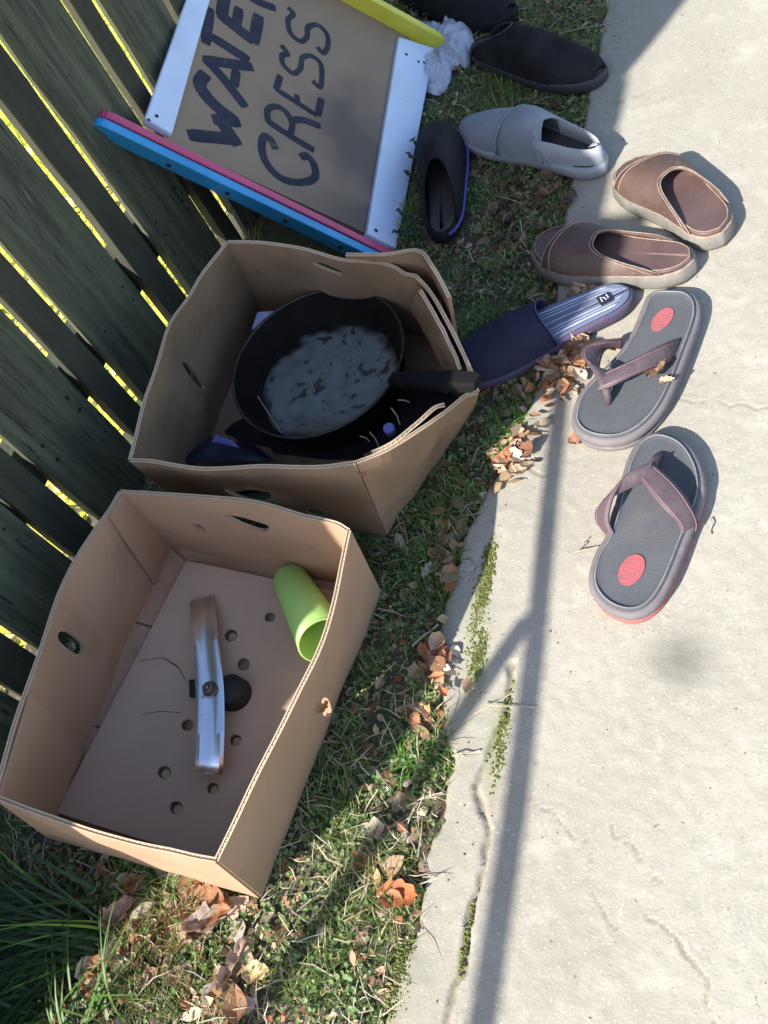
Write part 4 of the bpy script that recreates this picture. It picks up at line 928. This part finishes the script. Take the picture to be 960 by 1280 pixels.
def mk_grass(x, y):
    if x > edge_x(y) + .005 or blocked(x, y): return None
    if dens(x, y) < -.05 + (.25 if -.8 < x < -.5 and 1.1 < y < 1.7 else 0) and R() < .85: return None
    h = random.uniform(.012, .036) * (1.0 + .8 * max(0, dens(x, y)))
    c = jit((.150, .225, .052)) if R() < .80 else jit((.42, .37, .22))
    return blade(x, y, h, random.uniform(.0007, .0015), random.uniform(.2, 1.3), R() * 6.283, c)
scatter('grass', 40000, (-1.12, -.42, -.25, 2.75), mk_grass, M_grass)
def mk_weed(x, y):
    if x > edge_x(y) + .004 or blocked(x, y): return None
    if dens(x + 3, y) < -.12 and R() < .8: return None
    z0 = ground_z(x, y) + random.uniform(.003, .020); r = random.uniform(.0018, .0042); n_ = V((random.gauss(0, .5), random.gauss(0, .5), 1)).normalized(); F = frame((x, y, z0), n_, (random.gauss(0, 1), random.gauss(0, 1), .1))
    el = random.uniform(.6, 1.0)
    v = [F @ V((0, 0, -.0006))] + [F @ V((r * math.cos(t), r * el * math.sin(t), .0005 * math.cos(2 * t))) for t in np.linspace(0, 2 * math.pi, 7)[:-1]]
    return v, [(0, 1 + i, 1 + (i + 1) % 6) for i in range(6)], jit((.135, .220, .070) if R() < .8 else (.19, .27, .09), .35)
scatter('low_weeds', 22000, (-1.05, -.42, -.25, 2.7), mk_weed, M_grass)
def leaf_geo(L, W, F, curl, lobes=0, n=7):
    vs = []; ph = R() * 6
    for i in range(n + 1):
        t = i / n; w = W * (math.sin(math.pi * t ** .8)) * (1 + .28 * lobes * math.sin(t * 15 + ph)) + .0004
        for a in (-1, 0, 1):
            vs.append(F @ V((L * (t - .5), w * a, curl * L * ((t - .5) ** 2 * 1.4 + .9 * abs(a) * (w / max(W, 1e-5)) * .35 + .10 * math.sin(8 * t + ph) * a))))
    return vs, [(i * 3 + j, i * 3 + 3 + j, i * 3 + 4 + j, i * 3 + 1 + j) for i in range(n) for j in (0, 1)]
LEAFC = [(.33, .19, .10), (.42, .29, .17), (.24, .12, .065), (.50, .40, .27), (.40, .17, .075), (.30, .22, .14), (.52, .44, .34)]
def rnd_frame(x, y, z, tilt=.35):
    return frame((x, y, z), V((random.gauss(0, tilt), random.gauss(0, tilt), 1)), V((math.cos(R() * 6.28), math.sin(R() * 6.28), 0)))
def mk_litter(x, y):
    if x > edge_x(y) + .012 or blocked(x, y): return None
    hot = dens(x, y) < 0
    if not hot and R() < .7: return None
    L = random.uniform(.005, .026) * random.uniform(.6, 1.1); v, f = leaf_geo(L, L * random.uniform(.18, .38), rnd_frame(x, y, ground_z(x, y) + random.uniform(.003, .013), .35), random.uniform(-.5, .6), R(), 4)
    return v, f, jit(random.choice(LEAFC), .3)
scatter('leaf_litter', 2800, (-1.1, -.42, -.25, 2.7), mk_litter, M_leafcol)
def mk_straw(x, y):
    if x > edge_x(y) + .03 or blocked(x, y): return None
    if y > .38 and R() < .7: return None
    z0 = ground_z(x, y) + random.uniform(.004, .02); a = R() * 6.28; L = random.uniform(.012, .06); d = V((math.cos(a), math.sin(a), random.gauss(0, .12))) * L; s_ = V((-d.y, d.x, 0)).normalized() * .0007; p = V((x, y, z0)); m_ = p + d * .5 + V((0, 0, .003)) + s_ * random.gauss(0, 4)
    v = [p - s_, p + s_, m_ + s_, m_ - s_, p + d]; return v, [(0, 1, 2, 3), (3, 2, 4)], jit((.50, .44, .32), .35)
scatter('dry_grass_bits', 1900, (-1.1, -.44, -.25, 2.6), mk_straw, M_leafcol)
# leaf piles: near the box front corner, and under the far flip-flop, along the path edge
piles = [(175, 1190, .080, 150), (250, 1125, .055, 90), (265, 1230, .06, 70), (215, 1160, .04, 60), (705, 460, .045, 130), (640, 570, .03, 50), (720, 420, .03, 40), (545, 830, .03, 45), (690, 240, .05, 50), (640, 250, .075, 120), (620, 310, .06, 60), (690, 130, .05, 30), (470, 1080, .05, 25), (530, 900, .02, 25), (560, 690, .04, 25), (780, 330, .02, 16), (120, 1260, .05, 60), (730, 372, .03, 30), (650, 480, .035, 40)]
vs = []; fs = []; cs = []
for px, py, sg, n in piles:
    c = G(px, py)
    for k in range(n):
        x, y = random.gauss(c.x, sg * .55), random.gauss(c.y, sg)
        L = random.uniform(.010, .034) * (1.5 if py > 1100 and px < 300 and R() < .35 else 1); z0 = max(ground_z(x, y), -.02 if x < edge_x(y) else .001) + random.uniform(.004, .016)
        v, f = leaf_geo(L, L * random.uniform(.2, .42), rnd_frame(x, y, z0, .4), random.uniform(-.4, .8), R(), 5); o = len(vs); vs += v; fs += [tuple(i + o for i in q) for q in f]; cs += [jit(random.choice([(.16, .10, .06), (.11, .07, .045), (.22, .15, .09)] if (py < 350 and px < 700) else LEAFC), .25)] * len(v)
tag(mesh_obj('leaf_piles', vs, fs, M_leafcol, cols=np.array(cs)), kind='stuff')
# single leaves one can point to
def leaf(px, py, L, W, az, col, label, z=None, curl=.4, tilt=(0, 0), lobes=.4):
    p = G(px, py, .008); z0 = (ground_z(p.x, p.y) + .016 if p.x < edge_x(p.y) else .006) if z is None else z
    p = G(px, py, z0); F = frame(p, (tilt[0] + random.gauss(0, .12), tilt[1] + random.gauss(0, .12), 1), (math.cos(az), math.sin(az), 0))
    n, m, ph = 26, 8, R() * 9; vs = []; cs = []
    for i in range(n + 1):
        t = i / n; w = W * (math.sin(math.pi * min(1, t * 1.02) ** .85)) ** .8 * (1 + .38 * lobes * math.sin(t * 24 + ph)) + .0005; w *= 1 + .25 * noise.noise(V((t * 7, ph, 0)))
        for a_ in range(m + 1):
            a = -1 + 2 * a_ / m; ww = w * (1 + .18 * noise.noise(V((t * 12, ph, a * 2)))); q = V((t * 5, a * 1.6, ph))
            vs.append(F @ V((L * (t - .5) + .12 * L * lobes * abs(a) * math.sin(t * 24 + ph), ww * a, curl * L * ((t - .5) ** 2 * 1.0 + .30 * a * a * (w / W)) + L * (.11 * noise.noise(q) + .05 * noise.noise(q * 3)) - abs(a) ** .4 * .0 + .012 * L * (1 - abs(a)) ** 6)))
            k = 1 + .30 * noise.noise(q * 2.2) + (.12 if a_ == m // 2 else 0) - .16 * max(0, math.sin(t * 60)) * (abs(a) < .8); cs.append(tuple(c * k for c in col))
    fs = [(i * (m + 1) + j_, (i + 1) * (m + 1) + j_, (i + 1) * (m + 1) + j_ + 1, i * (m + 1) + j_ + 1) for i in range(n) for j_ in range(m)]
    o = mesh_obj('dead_leaf', vs, fs, M_leafcol, smooth=True, cols=np.array(cs)); tag(o, label, 'leaf'); return o
leaf(500, 1118, .062, .016, .1, (.50, .15, .06), 'curled orange-brown leaf at the edge of the path below the front box')
leaf(322, 1216, .042, .013, .25, (.56, .42, .22), 'smooth pale tan leaf low in the grass in front of the box', lobes=.0)
leaf(265, 1150, .075, .014, .6, (.40, .30, .26), 'long greyish curled leaf below the corner of the front box', curl=.7)
leaf(293, 1205, .070, .007, 1.35, (.36, .25, .2), 'narrow twisted leaf standing beside the pale tan leaf', curl=.6)
leaf(262, 1132, .080, .026, .1, (.34, .15, .07), 'broad rust-brown leaf under the sunlit corner of the front box', lobes=.2)
leaf(630, 578, .042, .014, 1.1, (.52, .20, .11), 'reddish leaf at the broken corner of the concrete', curl=.8)
leaf(648, 590, .034, .010, .5, (.52, .36, .25), 'pale pinkish leaf on the broken corner of the concrete', curl=.8)
leaf(722, 548, .030, .010, .4, (.34, .17, .12), 'small brown leaf at the toe of the farther flip-flop')
leaf(822, 466, .040, .010, .9, (.24, .14, .09), 'crisp brown leaf caught under the strap of the farther flip-flop', z=.042, curl=.9)
leaf(833, 476, .024, .007, .2, (.50, .38, .26), 'tan leaf scrap on the footbed of the farther flip-flop', z=.038)
leaf(548, 820, .036, .012, 1.4, (.40, .20, .12), 'brown leaf at the path edge beside the front box', curl=.8)
leaf(535, 700 + 12, .026, .008, 1.2, (.50, .48, .36), 'pale leaf lying in the shadow right of the boxes')
leaf(690, 238, .050, .013, .9, (.42, .20, .11), 'brown leaf behind the heel of the grey slip-on')
leaf(405, 885, .020, .006, 1.2, (.55, .27, .13), 'small orange leaf stuck in the round hole of the front box', z=.105, curl=.5)
leaf(555, 1063, .012, .004, .2, (.30, .14, .10), 'tiny dark leaf fragment on the concrete below the pipe shadow') if 0 else None
leaf(150, 1140, .060, .012, .9, (.38, .24, .18), 'curled brown leaf at the foot of the dark grass clump', curl=.7)

# moss pads in the seams
def mk_moss(x, y): return None
vs = []; fs = []; cs = []
for (px, py, rx, ry, n) in ((602, 745, .010, .075, 700), (598, 820, .010, .05, 420), (628, 925, .008, .05, 380), (500, 1225, .010, .045, 300), (612, 690, .006, .02, 90), (584, 1170, .003, .04, 90)):
    c = G(px, py)
    for k in range(n):
        x, y = random.gauss(c.x, rx * .55), random.gauss(c.y, ry * .5); y_tilt = (y - c.y) * .12; r = random.uniform(.0012, .0032); h = r * random.uniform(.5, 1.0)
        o = len(vs); vs += [V((x + y_tilt * 0 + r * math.cos(t), y + r * math.sin(t), -.001)) for t in (0, 1.26, 2.5, 3.8, 5.0)] + [V((x, y, h))]
        fs += [(o + i, o + (i + 1) % 5, o + 5) for i in range(5)]; cs += [jit((.11, .125, .03), .35)] * 6
tag(mesh_obj('moss', vs, fs, M_moss, cols=np.array(cs)), kind='stuff')
# twigs and chips on the concrete
for px, py, qx, qy, r, lab in ((718, 690, 748, 683, .0009, 'thin twig on the concrete left of the nearest flip-flop'), (592, 893, 640, 866, .0010, 'pale grass stem lying across the shadow of the pipe'),
                               (606, 880, 668, 884, .0009, 'thin brown stem crossing the pipe shadow'), (888, 648, 889, 668, .0012, 'short dark twig right of the nearest flip-flop'),
                               (722, 688, 736, 672, .0008, 'forked pale straw on the concrete'), (515, 808, 548, 780, .0016, 'brown stick in the shaded grass beside the front box'),
                               (700, 42, 775, 26, .0010, 'long pale grass stem lying at the top of the path edge'), (565, 945, 600, 938, .0011, 'brown stem at the sunny path edge')):
    A, B = G(px, py, .006), G(qx, qy, .004); n_ = V((random.gauss(0, .003), random.gauss(0, .003), .002))
    tag(mesh_obj('twig', *tube(spline([A, A.lerp(B, .35) + n_, A.lerp(B, .7) - n_ * .5, B], 9), r, 5), M_straw), lab, 'twig')
vs = []; fs = []; cs = []
for k in range(420):
    y = random.uniform(-.05, 2.4); x = edge_x(y) + abs(random.gauss(0, .05)) if R() < .6 else random.uniform(-.45, .05); r = random.uniform(.0006, .0022) * (1.6 if R() < .08 else 1); o = len(vs)
    cs += [random.choice([(.5, .48, .42), (.2, .16, .11), (.30, .22, .14), (.6, .58, .54)])] * 6
    vs += [V((x + r * random.uniform(.6, 1.2) * math.cos(t), y + r * random.uniform(.6, 1.2) * math.sin(t), .0002)) for t in (0, 1.26, 2.5, 3.8, 5.0)] + [V((x, y, r * .8 + .001))]
    fs += [(o + i, o + (i + 1) % 5, o + 5) for i in range(5)]
tag(mesh_obj('grit', vs, fs, M_leafcol, cols=np.array(cs)), kind='stuff')
# long dark grass clumps at the lower left
def clump(px, py, n, Lr, azc, spread, label, col):
    c = G(px, py); vs = []; fs = []; cs = []
    for k in range(n):
        x, y = random.gauss(c.x, .022), random.gauss(c.y, .022); v, f, q = blade(x, y, random.uniform(*Lr), random.uniform(.0016, .0030), random.uniform(.7, 1.5), max(azc - .9, min(azc + .9, random.gauss(azc, spread))), jit(col, .3) if R() < .93 else jit((.15, .30, .04)), 7)
        o = len(vs); vs += v; fs += [tuple(i + o for i in qq) for qq in f]; cs += [q] * len(v)
    o = mesh_obj('grass_clump', vs, fs, M_grass, cols=np.array(cs)); tag(o, label, 'plant')
clump(112, 1168, 230, (.10, .19), math.pi * 1.15, .45, 'long-bladed dark grass clump spilling left below the front box', (.028, .070, .022))
clump(60, 1240, 170, (.09, .20), math.pi * 1.2, .9, 'dark grass clump in the lower left corner of the picture', (.020, .050, .018))
clump(110, 1290, 30, (.06, .15), math.pi * .3, 1.4, 'half-sunlit grass tuft at the bottom edge left of the leaf pile', (.075, .16, .03))
for (px, py, n, lab) in ((620, 530, 60, 'bright green grass tuft nearest the battered box corner'), (650, 500, 70, 'bright green grass tuft between the battered box and the farther flip-flop'), (700, 500, 40, 'small grass tuft among leaves at the toe of the farther flip-flop'),
                    (660, 455, 60, 'grass tuft in half shade below the blue slide'), (500, 950, 90, 'sunlit fresh grass tuft beside the path at the box shadow edge'), (185, 1110, 40, 'bright grass tuft beside the lit corner of the front box')):
    c = G(px, py); vs = []; fs = []; cs = []
    for k in range(n):
        v, f, q = blade(random.gauss(c.x, .013), random.gauss(c.y, .016), random.uniform(.020, .045), random.uniform(.0009, .0016), random.uniform(.4, 1.3), R() * 6.28, jit((.10, .24, .03)), 4)
        o = len(vs); vs += v; fs += [tuple(i + o for i in qq) for qq in f]; cs += [q] * len(v)
    tag(mesh_obj('grass_tuft', vs, fs, M_grass, cols=np.array(cs)), lab, 'plant')
# dark weed growing against the right rail of the sign
wc = G(520, 265); wp = thing('weed_plant', 'small dark leafy weed poking up against the white lower rail of the sign', 'plant', wc)
for k, (bx, by, tx, ty, tz) in enumerate(((535, 290, 512, 268, .07), (540, 250, 508, 215, .07), (545, 215, 516, 175, .06), (525, 305, 498, 262, .07), (548, 235, 510, 192, .065), (530, 300, 492, 290, .05))):
    A = G(bx, by, 0); B = G(tx, ty, tz); st = mesh_obj('stem', *tube([A, A.lerp(B, .5) + V((0, 0, .012)), B], .0012, 5), M_plant, wp)
    lv_ = []
    for j in range(9):
        t = .35 + .65 * j / 8; p = A.lerp(B, t) + V((0, 0, .012 * (1 - abs(2 * t - 1)))); F = frame(p, (random.gauss(0, .6), random.gauss(0, .6), 1), (random.gauss(0, 1), random.gauss(0, 1), .3)); lv_.append(leaf_geo(random.uniform(.012, .02), .0035, F, .3, 0, 4))
    mesh_obj('leaf_cluster', *merge(lv_), M_plant, st)
# growth beyond the fence
def mk_far(x, y):
    if R() < (.5 if x > -1.75 else .04):
        L = random.uniform(.015, .045); v, f = leaf_geo(L, L * .3, rnd_frame(x, y, .03 + random.uniform(.0, .02), .4), .4, .3, 4); return v, f, jit((.62, .52, .30), .25)
    return blade(x, y, random.uniform(.03, .09), .0022, random.uniform(.3, 1), R() * 6.28, jit((.50, .54, .06), .25), 3, z=.03)
scatter('lawn_beyond_fence', 16000, (-3.6, -1.22, -.4, 4.2), mk_far, M_leafcol)
